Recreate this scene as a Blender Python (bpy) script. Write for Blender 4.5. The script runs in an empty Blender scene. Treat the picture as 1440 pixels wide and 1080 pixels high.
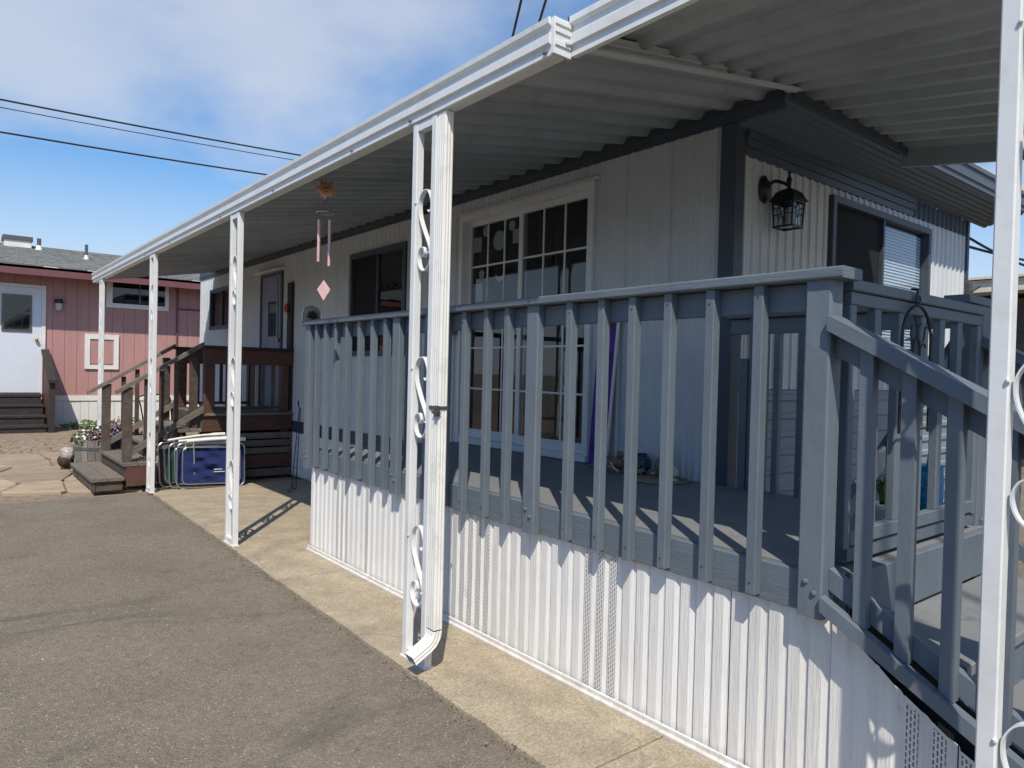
import bpy, math, random
from mathutils import Vector, Matrix
random.seed(7)
S = bpy.context.scene
C = S.collection
# ---------------------------------------------------------------- camera
cam = bpy.data.cameras.new('camera'); co = bpy.data.objects.new('camera', cam); C.objects.link(co)
EYE = Vector((0, 0, 1.53))
rt, dn, fw = (Vector((0.7782, -0.6275, 0.0247)), Vector((0.0091, -0.0281, -0.9996)), Vector((0.6279, 0.7781, -0.0162)))
m = Matrix(((rt.x, -dn.x, -fw.x, EYE.x), (rt.y, -dn.y, -fw.y, EYE.y), (rt.z, -dn.z, -fw.z, EYE.z), (0, 0, 0, 1)))
co.matrix_world = m
cam.sensor_width = 36; cam.lens = 997.1 / 1440 * 36; cam.clip_start = .05; cam.clip_end = 3000
S.camera = co
# ---------------------------------------------------------------- sky, sun, exposure
SUN = Vector((-.358, -.472, .805)).normalized()
W = bpy.data.worlds.new('World'); S.world = W; W.use_nodes = True
nt = W.node_tree; nt.nodes.clear()
def N(t, kind, **kw):
    n = t.nodes.new(kind)
    for k, v in kw.items():
        if k in n.inputs: n.inputs[k].default_value = v
        else: setattr(n, k, v)
    return n
sky = N(nt, 'ShaderNodeTexSky', sky_type='NISHITA', sun_disc=False)
sky.sun_elevation = math.asin(SUN.z); sky.sun_rotation = math.radians(217); sky.altitude = 0
sky.air_density = 1.0; sky.dust_density = .6; sky.ozone_density = 3.0
tc = N(nt, 'ShaderNodeTexCoord')
sep = N(nt, 'ShaderNodeSeparateXYZ'); nt.links.new(tc.outputs['Generated'], sep.inputs[0])
zz = N(nt, 'ShaderNodeMath', operation='MAXIMUM'); nt.links.new(sep.outputs[2], zz.inputs[0]); zz.inputs[1].default_value = 0.0
za = N(nt, 'ShaderNodeMath', operation='ADD'); nt.links.new(zz.outputs[0], za.inputs[0]); za.inputs[1].default_value = .22
dv = N(nt, 'ShaderNodeVectorMath', operation='DIVIDE'); nt.links.new(tc.outputs['Generated'], dv.inputs[0])
cb = N(nt, 'ShaderNodeCombineXYZ'); [nt.links.new(za.outputs[0], cb.inputs[i]) for i in range(3)]
nt.links.new(cb.outputs[0], dv.inputs[1])
n1 = N(nt, 'ShaderNodeTexNoise', Scale=.85, Detail=6.0, Roughness=.52, Distortion=.2); sh = N(nt, 'ShaderNodeVectorMath', operation='ADD'); sh.inputs[1].default_value = (0, 0, 0); nt.links.new(dv.outputs[0], sh.inputs[0]); nt.links.new(sh.outputs[0], n1.inputs['Vector'])
mpn = N(nt, 'ShaderNodeMapRange', interpolation_type='SMOOTHSTEP'); nt.links.new(n1.outputs[0], mpn.inputs[0])
mpn.inputs[1].default_value = .42; mpn.inputs[2].default_value = .70; mpn.inputs[3].default_value = 0.0; mpn.inputs[4].default_value = .8
sc = N(nt, 'ShaderNodeVectorMath', operation='SCALE'); hs = N(nt, 'ShaderNodeHueSaturation', Saturation=1.38, Value=1.2); nt.links.new(sky.outputs[0], hs.inputs['Color']); nt.links.new(hs.outputs[0], sc.inputs[0]); sc.inputs['Scale'].default_value = .12
mx = N(nt, 'ShaderNodeMix', data_type='RGBA'); hz = N(nt, 'ShaderNodeMapRange', interpolation_type='SMOOTHSTEP'); nt.links.new(zz.outputs[0], hz.inputs[0]); hz.inputs[1].default_value = 0.0; hz.inputs[2].default_value = .34; hz.inputs[3].default_value = .85; hz.inputs[4].default_value = 0.0
mxx = N(nt, 'ShaderNodeMath', operation='MAXIMUM'); nt.links.new(mpn.outputs[0], mxx.inputs[0]); nt.links.new(hz.outputs[0], mxx.inputs[1]); nt.links.new(mxx.outputs[0], mx.inputs[0]); nt.links.new(sc.outputs[0], mx.inputs[6])
mx.inputs[7].default_value = (.56, .61, .70, 1)
bg = N(nt, 'ShaderNodeBackground', Strength=1.0); nt.links.new(mx.outputs[2], bg.inputs[0])
out = N(nt, 'ShaderNodeOutputWorld'); nt.links.new(bg.outputs[0], out.inputs[0])
sl = bpy.data.lights.new('sun', 'SUN'); so = bpy.data.objects.new('sun', sl); C.objects.link(so)
sl.energy = 4.0; sl.angle = math.radians(.53); sl.color = (1, .925, .80)
so.rotation_euler = (-SUN).to_track_quat('-Z', 'Y').to_euler(); so.location = (0, 0, 30)
S.view_settings.view_transform = 'Standard'; S.view_settings.look = 'None'; S.view_settings.gamma = 1
S.view_settings.use_curve_mapping = False; S.view_settings.exposure = 0.22
S.cycles.max_bounces = 8; S.cycles.transparent_max_bounces = 16

# ---------------------------------------------------------------- materials
M = {}
def mat(name, col, rough=.6, var=.12, vscale=6, bump=0, bscale=40, stretch=None, metal=0, spec=.4, col2=None, dirt=None, dscale=2.0, damt=.5, detail=6):
    """base colour with noise variation, optional second colour blotches ('dirt') and bump"""
    mt = bpy.data.materials.new(name); mt.use_nodes = True; t = mt.node_tree; b = t.nodes['Principled BSDF']
    b.inputs['Roughness'].default_value = rough; b.inputs['Metallic'].default_value = metal; b.inputs['Specular IOR Level'].default_value = spec
    geo = N(t, 'ShaderNodeNewGeometry')
    vec = geo.outputs['Position']
    if stretch:
        mp = N(t, 'ShaderNodeMapping'); mp.inputs['Scale'].default_value = stretch; t.links.new(vec, mp.inputs[0]); vec2 = mp.outputs[0]
    else: vec2 = vec
    n = N(t, 'ShaderNodeTexNoise', Scale=vscale, Detail=float(detail), Roughness=.6); t.links.new(vec2, n.inputs['Vector'])
    r = N(t, 'ShaderNodeMapRange'); t.links.new(n.outputs[0], r.inputs[0]); r.inputs[1].default_value = .3; r.inputs[2].default_value = .7
    c1 = tuple(max(0, c * (1 - var)) for c in col) + (1,); c2 = (tuple(min(1, c * (1 + var)) for c in col) if not col2 else tuple(col2)) + (1,)
    mix = N(t, 'ShaderNodeMix', data_type='RGBA'); t.links.new(r.outputs[0], mix.inputs[0]); mix.inputs[6].default_value = c1; mix.inputs[7].default_value = c2
    res = mix.outputs[2]
    if dirt:
        nd = N(t, 'ShaderNodeTexNoise', Scale=dscale, Detail=8.0, Roughness=.7); t.links.new(vec, nd.inputs['Vector'])
        rd = N(t, 'ShaderNodeMapRange'); t.links.new(nd.outputs[0], rd.inputs[0]); rd.inputs[1].default_value = .5; rd.inputs[2].default_value = .75; rd.inputs[4].default_value = damt
        m2 = N(t, 'ShaderNodeMix', data_type='RGBA'); t.links.new(rd.outputs[0], m2.inputs[0]); t.links.new(res, m2.inputs[6]); m2.inputs[7].default_value = tuple(dirt) + (1,)
        res = m2.outputs[2]
    t.links.new(res, b.inputs['Base Color'])
    if bump:
        nb = N(t, 'ShaderNodeTexNoise', Scale=bscale, Detail=5.0, Roughness=.6); t.links.new(vec2, nb.inputs['Vector'])
        bp = N(t, 'ShaderNodeBump', Strength=bump, Distance=.01); t.links.new(nb.outputs[0], bp.inputs['Height']); t.links.new(bp.outputs[0], b.inputs['Normal'])
    M[name] = mt
    return mt
mat('white_metal', (.72, .73, .72), .4, .05, 3, .08, 30, dirt=(.42, .38, .30), dscale=7, damt=.28)
mat('downspout_white', (.76, .75, .70), .4, .06, 14, .1, 30, stretch=(3, 3, .2), dirt=(.35, .30, .22), dscale=9, damt=.4)
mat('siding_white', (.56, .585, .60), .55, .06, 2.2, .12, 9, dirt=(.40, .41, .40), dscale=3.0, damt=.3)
mat('skirt_white', (.76, .75, .72), .5, .05, 6, .5, 22, stretch=(6, 6, .35), dirt=(.50, .45, .37), dscale=4, damt=.25)
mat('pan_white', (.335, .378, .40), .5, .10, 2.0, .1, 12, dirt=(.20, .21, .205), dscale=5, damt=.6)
mat('grey_paint', (.128, .156, .184), .5, .08, 10, .28, 30, stretch=(4, 1, .5), dirt=(.10, .117, .14), dscale=5, damt=.5)
mat('grey_paint_y', (.128, .156, .184), .5, .08, 10, .28, 30, stretch=(1, .3, 4), dirt=(.10, .117, .14), dscale=5, damt=.5)
mat('deck_floor', (.20, .207, .212), .55, .12, 4, .25, 30, dirt=(.12, .12, .12), dscale=2, damt=.5)
mat('trim_blue', (.058, .073, .096), .5, .12, 5, .1, 20, dirt=(.06, .08, .1), dscale=4, damt=.5)
mat('soffit_grey', (.078, .100, .130), .5, .10, 4, .1, 20, stretch=(.3, 3, 3))
mat('siding_grey', (.21, .24, .27), .5, .12, 3, .1, 10, stretch=(.4, 2, 3))
mat('concrete', (.365, .303, .215), .85, .18, 5, .3, 90, dirt=(.235, .195, .145), dscale=2.6, damt=.6, detail=10)
mat('dirt', (.25, .19, .135), .95, .35, 14, .8, 60, dirt=(.13, .10, .075), dscale=5, damt=.7)
mat('flagstone', (.34, .265, .185), .85, .25, 4, .5, 30, dirt=(.22, .19, .15), dscale=2, damt=.9)
mat('brown_wood', (.078, .058, .045), .75, .35, 12, .6, 30, stretch=(1, 3, 3), dirt=(.14, .122, .10), dscale=4, damt=.7)
mat('red_wood', (.105, .048, .034), .65, .25, 10, .4, 25, stretch=(1, 3, 4), dirt=(.07, .04, .03), dscale=4, damt=.6)
mat('grey_wood', (.16, .138, .113), .85, .3, 14, .6, 30, stretch=(1, 3, 3), dirt=(.1, .085, .07), dscale=4, damt=.7)
mat('pink_paint', (.45, .245, .222), .65, .07, 3, .3, 20, stretch=(4, 1, .4), dirt=(.39, .21, .19), dscale=2, damt=.5)
mat('maroon_trim', (.17, .07, .075), .5, .1, 4)
mat('shingle', (.155, .16, .15), .9, .35, 10, .6, 60, dirt=(.27, .26, .23), dscale=6, damt=.6)
mat('pink_white', (.74, .73, .69), .5, .06, 4, dirt=(.5, .46, .4), dscale=3, damt=.4)
mat('door_white', (.66, .70, .76), .4, .04, 3)
mat('door_grey', (.20, .24, .31), .5, .08, 4)
mat('dark_wood', (.035, .03, .028), .75, .4, 10, .5, 30, stretch=(1, 3, 3))
mat('black_metal', (.012, .012, .013), .4, .1, 20)
mat('dark_interior', (.010, .011, .013), .9, .2, 3)
mat('aluminium', (.55, .55, .55), .3, .08, 20, metal=.9)
mat('dark_steel', (.16, .15, .14), .45, .25, 30, metal=.7)
mat('blue_fabric', (.008, .020, .095), .85, .2, 8, .5, 25)
mat('green_fabric', (.015, .06, .04), .85, .2, 8, .4, 25)
mat('curtain', (.05, .056, .052), .9, .2, 5)
mat('blind', (.50, .58, .65), .6, .05, 4)
mat('paper', (.6, .62, .62), .8, .05, 8)
mat('copper', (.55, .27, .15), .4, .3, 30, metal=.6)
mat('chime_pink', (.72, .45, .44), .4, .12, 20, metal=.2)
mat('purple_cloth', (.10, .035, .26), .8, .15, 10)
mat('barrel_wood', (.21, .19, .165), .85, .25, 16, .5, 30, stretch=(3, 3, .5))
mat('hoop', (.17, .175, .18), .5, .2, 10, metal=.6)
mat('leaf_green', (.06, .12, .03), .6, .4, 12)
mat('leaf_purple', (.10, .035, .075), .6, .5, 14)
mat('petal_white', (.75, .72, .72), .6, .1, 10)
mat('petal_pink', (.48, .17, .30), .6, .25, 14)
mat('soil', (.05, .038, .028), .95, .4, 20)
mat('plastic_clear', (.38, .33, .31), .18, .45, 16, .6, 30)
mat('driftwood', (.30, .25, .20), .85, .3, 20, .5, 40)
mat('shell_white', (.62, .58, .53), .5, .15, 20)
mat('brown_figure', (.20, .13, .085), .6, .3, 20, .4, 40)
mat('teal_glaze', (.02, .07, .10), .25, .3, 14)
mat('brass', (.45, .30, .10), .3, .15, 20, metal=.9)
mat('cable_black', (.015, .015, .016), .6, .1, 5)
mat('pole_wood', (.11, .08, .06), .9, .25, 6)
mat('cream_metal', (.62, .57, .45), .5, .12, 3)
mat('red_plastic', (.35, .02, .025), .4, .2, 8)
mat('white_plastic', (.75, .74, .70), .4, .05, 8)
mat('blue_print', (.015, .09, .38), .5, .5, 30, col2=(.03, .35, .55))
mat('lamp_glass', (.5, .5, .48), .15, .05, 5)
# glass: transparent with fresnel gloss
def glassmat(name, tint, extra=.0):
    g = bpy.data.materials.new(name); g.use_nodes = True; t = g.node_tree; t.nodes.clear()
    o = N(t, 'ShaderNodeOutputMaterial'); f = N(t, 'ShaderNodeFresnel', IOR=1.5)
    ad = N(t, 'ShaderNodeMath', operation='ADD'); t.links.new(f.outputs[0], ad.inputs[0]); ad.inputs[1].default_value = extra
    gb_ = N(t, 'ShaderNodeNewGeometry'); iv = N(t, 'ShaderNodeMath', operation='SUBTRACT'); iv.inputs[0].default_value = 1.0; t.links.new(gb_.outputs['Backfacing'], iv.inputs[1])
    ml = N(t, 'ShaderNodeMath', operation='MULTIPLY'); t.links.new(ad.outputs[0], ml.inputs[0]); t.links.new(iv.outputs[0], ml.inputs[1])
    tr = N(t, 'ShaderNodeBsdfTransparent', Color=tint + (1,)); gl = N(t, 'ShaderNodeBsdfGlossy', Roughness=.02); gl.inputs['Color'].default_value = (.9, .92, .95, 1)
    x = N(t, 'ShaderNodeMixShader'); t.links.new(ml.outputs[0], x.inputs[0]); t.links.new(tr.outputs[0], x.inputs[1]); t.links.new(gl.outputs[0], x.inputs[2]); t.links.new(x.outputs[0], o.inputs[0])
    M[name] = g
glassmat('glass', (.80, .83, .85), .03)
glassmat('clear_glass', (.93, .95, .96), .02)
glassmat('lantern_glass', (.75, .78, .8), .03)
# perforated vinyl: brick pattern of dark slots in white
def ventmat():
    g = bpy.data.materials.new('vent_white'); g.use_nodes = True; t = g.node_tree; b = t.nodes['Principled BSDF']; b.inputs['Roughness'].default_value = .55
    geo = N(t, 'ShaderNodeNewGeometry'); sp = N(t, 'ShaderNodeSeparateXYZ'); t.links.new(geo.outputs['Position'], sp.inputs[0])
    c = N(t, 'ShaderNodeCombineXYZ'); t.links.new(sp.outputs[2], c.inputs[0]); t.links.new(sp.outputs[1], c.inputs[1])
    br = N(t, 'ShaderNodeTexBrick', Scale=1.0); t.links.new(c.outputs[0], br.inputs['Vector'])
    br.inputs['Color1'].default_value = (.07, .07, .065, 1); br.inputs['Color2'].default_value = (.16, .155, .15, 1); br.inputs['Mortar'].default_value = (.72, .71, .68, 1)
    br.inputs['Mortar Size'].default_value = .0036; br.inputs['Mortar Smooth'].default_value = .15; br.inputs['Brick Width'].default_value = .022; br.inputs['Row Height'].default_value = .0115
    t.links.new(br.outputs[0], b.inputs['Base Color']); M['vent_white'] = g
ventmat()
def asphaltmat():
    g = bpy.data.materials.new('asphalt'); g.use_nodes = True; t = g.node_tree; b = t.nodes['Principled BSDF']; b.inputs['Roughness'].default_value = .92; b.inputs['Specular IOR Level'].default_value = .2
    pos = N(t, 'ShaderNodeNewGeometry').outputs['Position']
    def ramp(src, a, b_, lo=0.0, hi=1.0):
        r = N(t, 'ShaderNodeMapRange'); t.links.new(src, r.inputs[0])
        for i, v in enumerate((a, b_, lo, hi)): r.inputs[i+1].default_value = v
        return r.outputs[0]
    def mix(f, a, b_):
        m_ = N(t, 'ShaderNodeMix', data_type='RGBA'); t.links.new(f, m_.inputs[0])
        for i, v in ((6, a), (7, b_)):
            if isinstance(v, tuple): m_.inputs[i].default_value = v+(1,)
            else: t.links.new(v, m_.inputs[i])
        return m_.outputs[2]
    v1 = N(t, 'ShaderNodeTexVoronoi', Scale=165.0); t.links.new(pos, v1.inputs['Vector'])
    sx = N(t, 'ShaderNodeSeparateColor'); t.links.new(v1.outputs['Color'], sx.inputs[0])
    n1_ = N(t, 'ShaderNodeTexNoise', Scale=1.3, Detail=7.0, Roughness=.65); t.links.new(pos, n1_.inputs['Vector'])
    base = mix(ramp(n1_.outputs[0], .32, .68), (.170, .143, .104), (.245, .208, .153))
    st = mix(ramp(sx.outputs[0], .0, 1.0), (.055, .048, .040), (.34, .30, .235))
    f = N(t, 'ShaderNodeMath', operation='MULTIPLY'); f.inputs[0].default_value = .34; f.inputs[1].default_value = 1.0
    c = mix(f.outputs[0], base, st)
    n3_ = N(t, 'ShaderNodeTexNoise', Scale=26.0, Detail=6.0, Roughness=.75); t.links.new(pos, n3_.inputs['Vector'])
    c = mix(ramp(n3_.outputs[0], .50, .68, 0, .5), c, (.085, .075, .062))
    c = mix(ramp(sx.outputs[1], .982, .99), c, (.40, .38, .33))
    mp = N(t, 'ShaderNodeMapping'); mp.inputs['Rotation'].default_value = (0, 0, .5); mp.inputs['Scale'].default_value = (.8, 1.25, 1); t.links.new(pos, mp.inputs[0])
    n2_ = N(t, 'ShaderNodeTexNoise', Scale=1.1, Detail=9.0, Roughness=.72, Distortion=.8); t.links.new(mp.outputs[0], n2_.inputs['Vector'])
    c = mix(ramp(n2_.outputs[0], .53, .70, 0, .72), c, (.075, .072, .070))
    t.links.new(c, b.inputs['Base Color'])
    bp = N(t, 'ShaderNodeBump', Strength=.7, Distance=.006); t.links.new(v1.outputs['Distance'], bp.inputs['Height']); bp.invert = True; t.links.new(bp.outputs[0], b.inputs['Normal']); M['asphalt'] = g
asphaltmat()
def concrete_speckle():
    t = M['concrete'].node_tree; b = t.nodes['Principled BSDF']; src = b.inputs['Base Color'].links[0].from_socket
    pos = N(t, 'ShaderNodeNewGeometry').outputs['Position']
    v = N(t, 'ShaderNodeTexVoronoi', Scale=130.0); t.links.new(pos, v.inputs['Vector']); sx = N(t, 'ShaderNodeSeparateColor'); t.links.new(v.outputs['Color'], sx.inputs[0])
    r = N(t, 'ShaderNodeMapRange'); t.links.new(sx.outputs[0], r.inputs[0]); r.inputs[3].default_value = .72; r.inputs[4].default_value = 1.2
    # thin wandering cracks
    nz = N(t, 'ShaderNodeTexNoise', Scale=3.0, Detail=5.0); t.links.new(pos, nz.inputs['Vector'])
    ad = N(t, 'ShaderNodeMix', data_type='RGBA', blend_type='ADD'); ad.inputs[0].default_value = .25; t.links.new(pos, ad.inputs[6]); t.links.new(nz.outputs['Color'], ad.inputs[7])
    vc = N(t, 'ShaderNodeTexVoronoi', feature='DISTANCE_TO_EDGE', Scale=.42); t.links.new(ad.outputs[2], vc.inputs['Vector'])
    rc = N(t, 'ShaderNodeMapRange'); t.links.new(vc.outputs['Distance'], rc.inputs[0]); rc.inputs[1].default_value = .0; rc.inputs[2].default_value = .006; rc.inputs[3].default_value = .82; rc.inputs[4].default_value = 1
    ml = N(t, 'ShaderNodeMath', operation='MULTIPLY'); t.links.new(r.outputs[0], ml.inputs[0]); t.links.new(rc.outputs[0], ml.inputs[1])
    vm = N(t, 'ShaderNodeVectorMath', operation='SCALE'); t.links.new(src, vm.inputs[0]); t.links.new(ml.outputs[0], vm.inputs['Scale']); t.links.new(vm.outputs[0], b.inputs['Base Color'])
concrete_speckle()
def per_object(name, amt):
    t = M[name].node_tree; b = t.nodes['Principled BSDF']; src = b.inputs['Base Color'].links[0].from_socket
    oi = N(t, 'ShaderNodeObjectInfo'); r = N(t, 'ShaderNodeMapRange'); t.links.new(oi.outputs['Random'], r.inputs[0]); r.inputs[3].default_value = 1-amt; r.inputs[4].default_value = 1+amt
    vm = N(t, 'ShaderNodeVectorMath', operation='SCALE'); t.links.new(src, vm.inputs[0]); t.links.new(r.outputs[0], vm.inputs['Scale']); t.links.new(vm.outputs[0], b.inputs['Base Color'])
def spots(name, col, scale, lo, hi, amt, stretch=(1,1,1)):
    """small worn spots: rust, chips, mud splashes with a shape of their own"""
    t = M[name].node_tree; b = t.nodes['Principled BSDF']; src = b.inputs['Base Color'].links[0].from_socket
    pos = N(t, 'ShaderNodeNewGeometry').outputs['Position']; mp = N(t, 'ShaderNodeMapping'); mp.inputs['Scale'].default_value = stretch; t.links.new(pos, mp.inputs[0])
    n_ = N(t, 'ShaderNodeTexNoise', Scale=scale, Detail=7.0, Roughness=.7); t.links.new(mp.outputs[0], n_.inputs['Vector'])
    r = N(t, 'ShaderNodeMapRange'); t.links.new(n_.outputs[0], r.inputs[0])
    for i, v in enumerate((lo, hi, 0, amt)): r.inputs[i+1].default_value = v
    mx_ = N(t, 'ShaderNodeMix', data_type='RGBA'); t.links.new(r.outputs[0], mx_.inputs[0]); t.links.new(src, mx_.inputs[6]); mx_.inputs[7].default_value = col+(1,); t.links.new(mx_.outputs[2], b.inputs['Base Color'])
spots('white_metal', (.22, .12, .06), 26, .69, .76, .75); spots('white_metal', (.40, .40, .39), 9, .60, .72, .45, (1, 1, .15))
spots('downspout_white', (.25, .18, .10), 18, .66, .76, .6, (1, 1, .2))
spots('grey_paint', (.24, .26, .28), 30, .68, .74, .6, (1, 1, .5)); spots('grey_paint', (.055, .06, .065), 22, .69, .75, .7); spots('grey_paint_y', (.24, .26, .28), 24, .67, .74, .6, (1, .4, 1)); spots('grey_paint_y', (.055, .06, .065), 20, .69, .75, .7)
spots('deck_floor', (.09, .085, .08), 7, .58, .7, .6); spots('skirt_white', (.36, .31, .24), 11, .63, .74, .5, (1, 1, .3)); spots('skirt_white', (.30, .26, .20), 40, .70, .75, .7)
spots('siding_white', (.34, .33, .30), 14, .66, .76, .5, (1, 1, .25)); spots('concrete', (.13, .115, .095), 7, .64, .74, .6); spots('concrete', (.50, .45, .36), 5, .62, .75, .5)
spots('pink_paint', (.56, .36, .33), 6, .6, .72, .5, (1, 1, .3)); spots('trim_blue', (.14, .16, .18), 20, .68, .75, .5)
# mud splash low on the vinyl
def splash(name, col, h):
    t = M[name].node_tree; b = t.nodes['Principled BSDF']; src = b.inputs['Base Color'].links[0].from_socket
    pos = N(t, 'ShaderNodeNewGeometry').outputs['Position']; sp = N(t, 'ShaderNodeSeparateXYZ'); t.links.new(pos, sp.inputs[0])
    n_ = N(t, 'ShaderNodeTexNoise', Scale=16.0, Detail=6.0, Roughness=.7); t.links.new(pos, n_.inputs['Vector'])
    m_ = N(t, 'ShaderNodeMath', operation='MULTIPLY_ADD'); t.links.new(n_.outputs[0], m_.inputs[0]); m_.inputs[1].default_value = h*2; t.links.new(sp.outputs[2], m_.inputs[2])
    r = N(t, 'ShaderNodeMapRange'); t.links.new(m_.outputs[0], r.inputs[0])
    for i, v in enumerate((h*1.0, h*1.6, .5, 0)): r.inputs[i+1].default_value = v
    mx_ = N(t, 'ShaderNodeMix', data_type='RGBA'); t.links.new(r.outputs[0], mx_.inputs[0]); t.links.new(src, mx_.inputs[6]); mx_.inputs[7].default_value = col+(1,); t.links.new(mx_.outputs[2], b.inputs['Base Color'])
splash('skirt_white', (.38, .31, .22), .10)
for k_, a_ in (('flagstone', .25), ('grey_wood', .2), ('brown_wood', .2), ('red_wood', .2), ('grey_paint', .07), ('skirt_white', .04), ('barrel_wood', .2), ('pink_paint', .04), ('pan_white', .08), ('siding_white', .04)): per_object(k_, a_)

# ---------------------------------------------------------------- mesh helpers
class MB:
    def __init__(s): s.v = []; s.f = []; s.sm = False
    def quad(s, a, b, c, d):
        i = len(s.v); s.v += [tuple(a), tuple(b), tuple(c), tuple(d)]; s.f.append((i, i+1, i+2, i+3))
    def poly(s, pts): i = len(s.v); s.v += [tuple(p) for p in pts]; s.f.append(tuple(range(i, i+len(pts))))
    def hexa(s, p):  # 8 points: bottom 4 ccw, top 4 ccw
        i = len(s.v); s.v += [tuple(q) for q in p]
        for f in ((3,2,1,0),(4,5,6,7),(0,1,5,4),(1,2,6,5),(2,3,7,6),(3,0,4,7)): s.f.append(tuple(i+k for k in f))
        return s
    def box(s, x0, x1, y0, y1, z0, z1):
        return s.hexa([(x0,y0,z0),(x1,y0,z0),(x1,y1,z0),(x0,y1,z0),(x0,y0,z1),(x1,y0,z1),(x1,y1,z1),(x0,y1,z1)])
    def cbox(s, x0, x1, y0, y1, z0, z1, c=.004):
        """box with chamfered long edges (the longest axis)"""
        d = (x1-x0, y1-y0, z1-z0); ax = d.index(max(d))
        lo = [(x0,x1),(y0,y1),(z0,z1)]; a, b = [k for k in range(3) if k != ax]
        (a0,a1),(b0,b1) = lo[a], lo[b]; c = min(c, (a1-a0)*.4, (b1-b0)*.4)
        prof = [(a0+c,b0),(a1-c,b0),(a1,b0+c),(a1,b1-c),(a1-c,b1),(a0+c,b1),(a0,b1-c),(a0,b0+c)]
        def P(q, t):
            r = [0,0,0]; r[a], r[b], r[ax] = q[0], q[1], t; return tuple(r)
        return s.loft([[P(q, lo[ax][0]) for q in prof], [P(q, lo[ax][1]) for q in prof]])
    def loft(s, rings, closed=True, cap=True):
        n = len(rings[0]); base = len(s.v)
        for r in rings: s.v += [tuple(p) for p in r]
        for k in range(len(rings)-1):
            for j in range(n if closed else n-1):
                a = base+k*n+j; b = base+k*n+(j+1) % n
                s.f.append((a, b, b+n, a+n))
        if closed and cap:
            s.f.append(tuple(base+j for j in reversed(range(n)))); s.f.append(tuple(base+(len(rings)-1)*n+j for j in range(n)))
        return s
    def tube(s, pts, r, n=8, closed=False, cap=True):
        pts = [Vector(p) for p in pts]; rings = []; L = len(pts); u = None
        for i, p in enumerate(pts):
            if closed: d = pts[(i+1) % L]-pts[i-1]
            else: d = pts[min(i+1, L-1)]-pts[max(i-1, 0)]
            d.normalize()
            if u is None:
                u = d.orthogonal().normalized()
            u = (u-d*u.dot(d)).normalized(); w = d.cross(u)
            rr = r[i] if isinstance(r, (list, tuple)) else r
            rings.append([p+u*(rr*math.cos(2*math.pi*k/n))+w*(rr*math.sin(2*math.pi*k/n)) for k in range(n)])
        if closed: rings.append(rings[0])
        s.sm = True
        return s.loft(rings, True, cap and not closed)
    def bar(s, a, b, w, h, up=(0,0,1)):
        """rectangular bar from a to b; w sideways, h along 'up'"""
        a = Vector(a); b = Vector(b); d = (b-a).normalized(); sd = d.cross(Vector(up)).normalized(); u = sd.cross(d)
        q = [(-w/2,-h/2),(w/2,-h/2),(w/2,h/2),(-w/2,h/2)]
        return s.loft([[p+sd*x+u*y for x, y in q] for p in (a, b)])
    def lathe(s, prof, c=(0,0,0), n=20):
        c = Vector(c); s.sm = True
        return s.loft([[c+Vector((r*math.cos(2*math.pi*k/n), r*math.sin(2*math.pi*k/n), z)) for k in range(n)] for r, z in prof])
    def prism(s, outline, f):
        """outline list of 2D; f(p, t) -> 3D for t in 0,1"""
        return s.loft([[f(p, 0) for p in outline], [f(p, 1) for p in outline]])
    def build(s, name, mt, parent=None, smooth=None):
        me = bpy.data.meshes.new(name); me.from_pydata(s.v, [], s.f); me.validate(); 
        me.materials.append(M[mt] if isinstance(mt, str) else mt)
        import bmesh
        bm = bmesh.new(); bm.from_mesh(me); bmesh.ops.recalc_face_normals(bm, faces=bm.faces); bm.to_mesh(me); bm.free()
        if s.sm if smooth is None else smooth:
            me.shade_smooth()
            try: me.set_sharp_from_angle(angle=math.radians(40))
            except Exception: pass
        o = bpy.data.objects.new(name, me); C.objects.link(o)
        if parent: o.parent = parent; o.matrix_parent_inverse = Matrix.Translation(-Vector(parent_loc(parent)))
        return o
def parent_loc(p):
    v = Vector((0,0,0))
    while p is not None: v += p.location; p = p.parent
    return v
def tag(o, label, cat=None, group=None, kind=None):
    if label: o['label'] = label
    if cat: o['category'] = cat
    if group: o['group'] = group
    if kind: o['kind'] = kind
    return o
def thing(name, label, cat, loc=(0,0,0), group=None):
    o = bpy.data.objects.new(name, None); C.objects.link(o); o.location = loc; o.empty_display_size = .1
    return tag(o, label, cat, group)
def part_empty(name, parent):
    o = bpy.data.objects.new(name, None); C.objects.link(o); o.parent = parent; return o
def B(name, mt, parent, *a, c=None):
    mb = MB(); mb.cbox(*a, c=c) if c else mb.box(*a); return mb.build(name, mt, parent)
def copy_at(o, parent, off):
    c = o.copy(); C.objects.link(c); c.parent = parent; c.location = Vector(o.location)+Vector(off); return c
def struct(name, mb, mt): return tag(mb.build(name, mt), None, kind='structure')
def catmull(P, n=6, closed=False):
    P = [Vector(p) for p in P]; o = []; L = len(P)
    R = range(L if closed else L-1)
    for i in R:
        a, b, c, d = (P[(i-1) % L], P[i], P[(i+1) % L], P[(i+2) % L]) if closed else (P[max(i-1,0)], P[i], P[i+1], P[min(i+2, L-1)])
        for k in range(n):
            t = k/n; o.append(.5*((2*b)+(c-a)*t+(2*a-5*b+4*c-d)*t*t+(3*b-a-3*c+d)*t**3))
    if not closed: o.append(P[-1])
    return o
rnd = random.uniform
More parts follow.
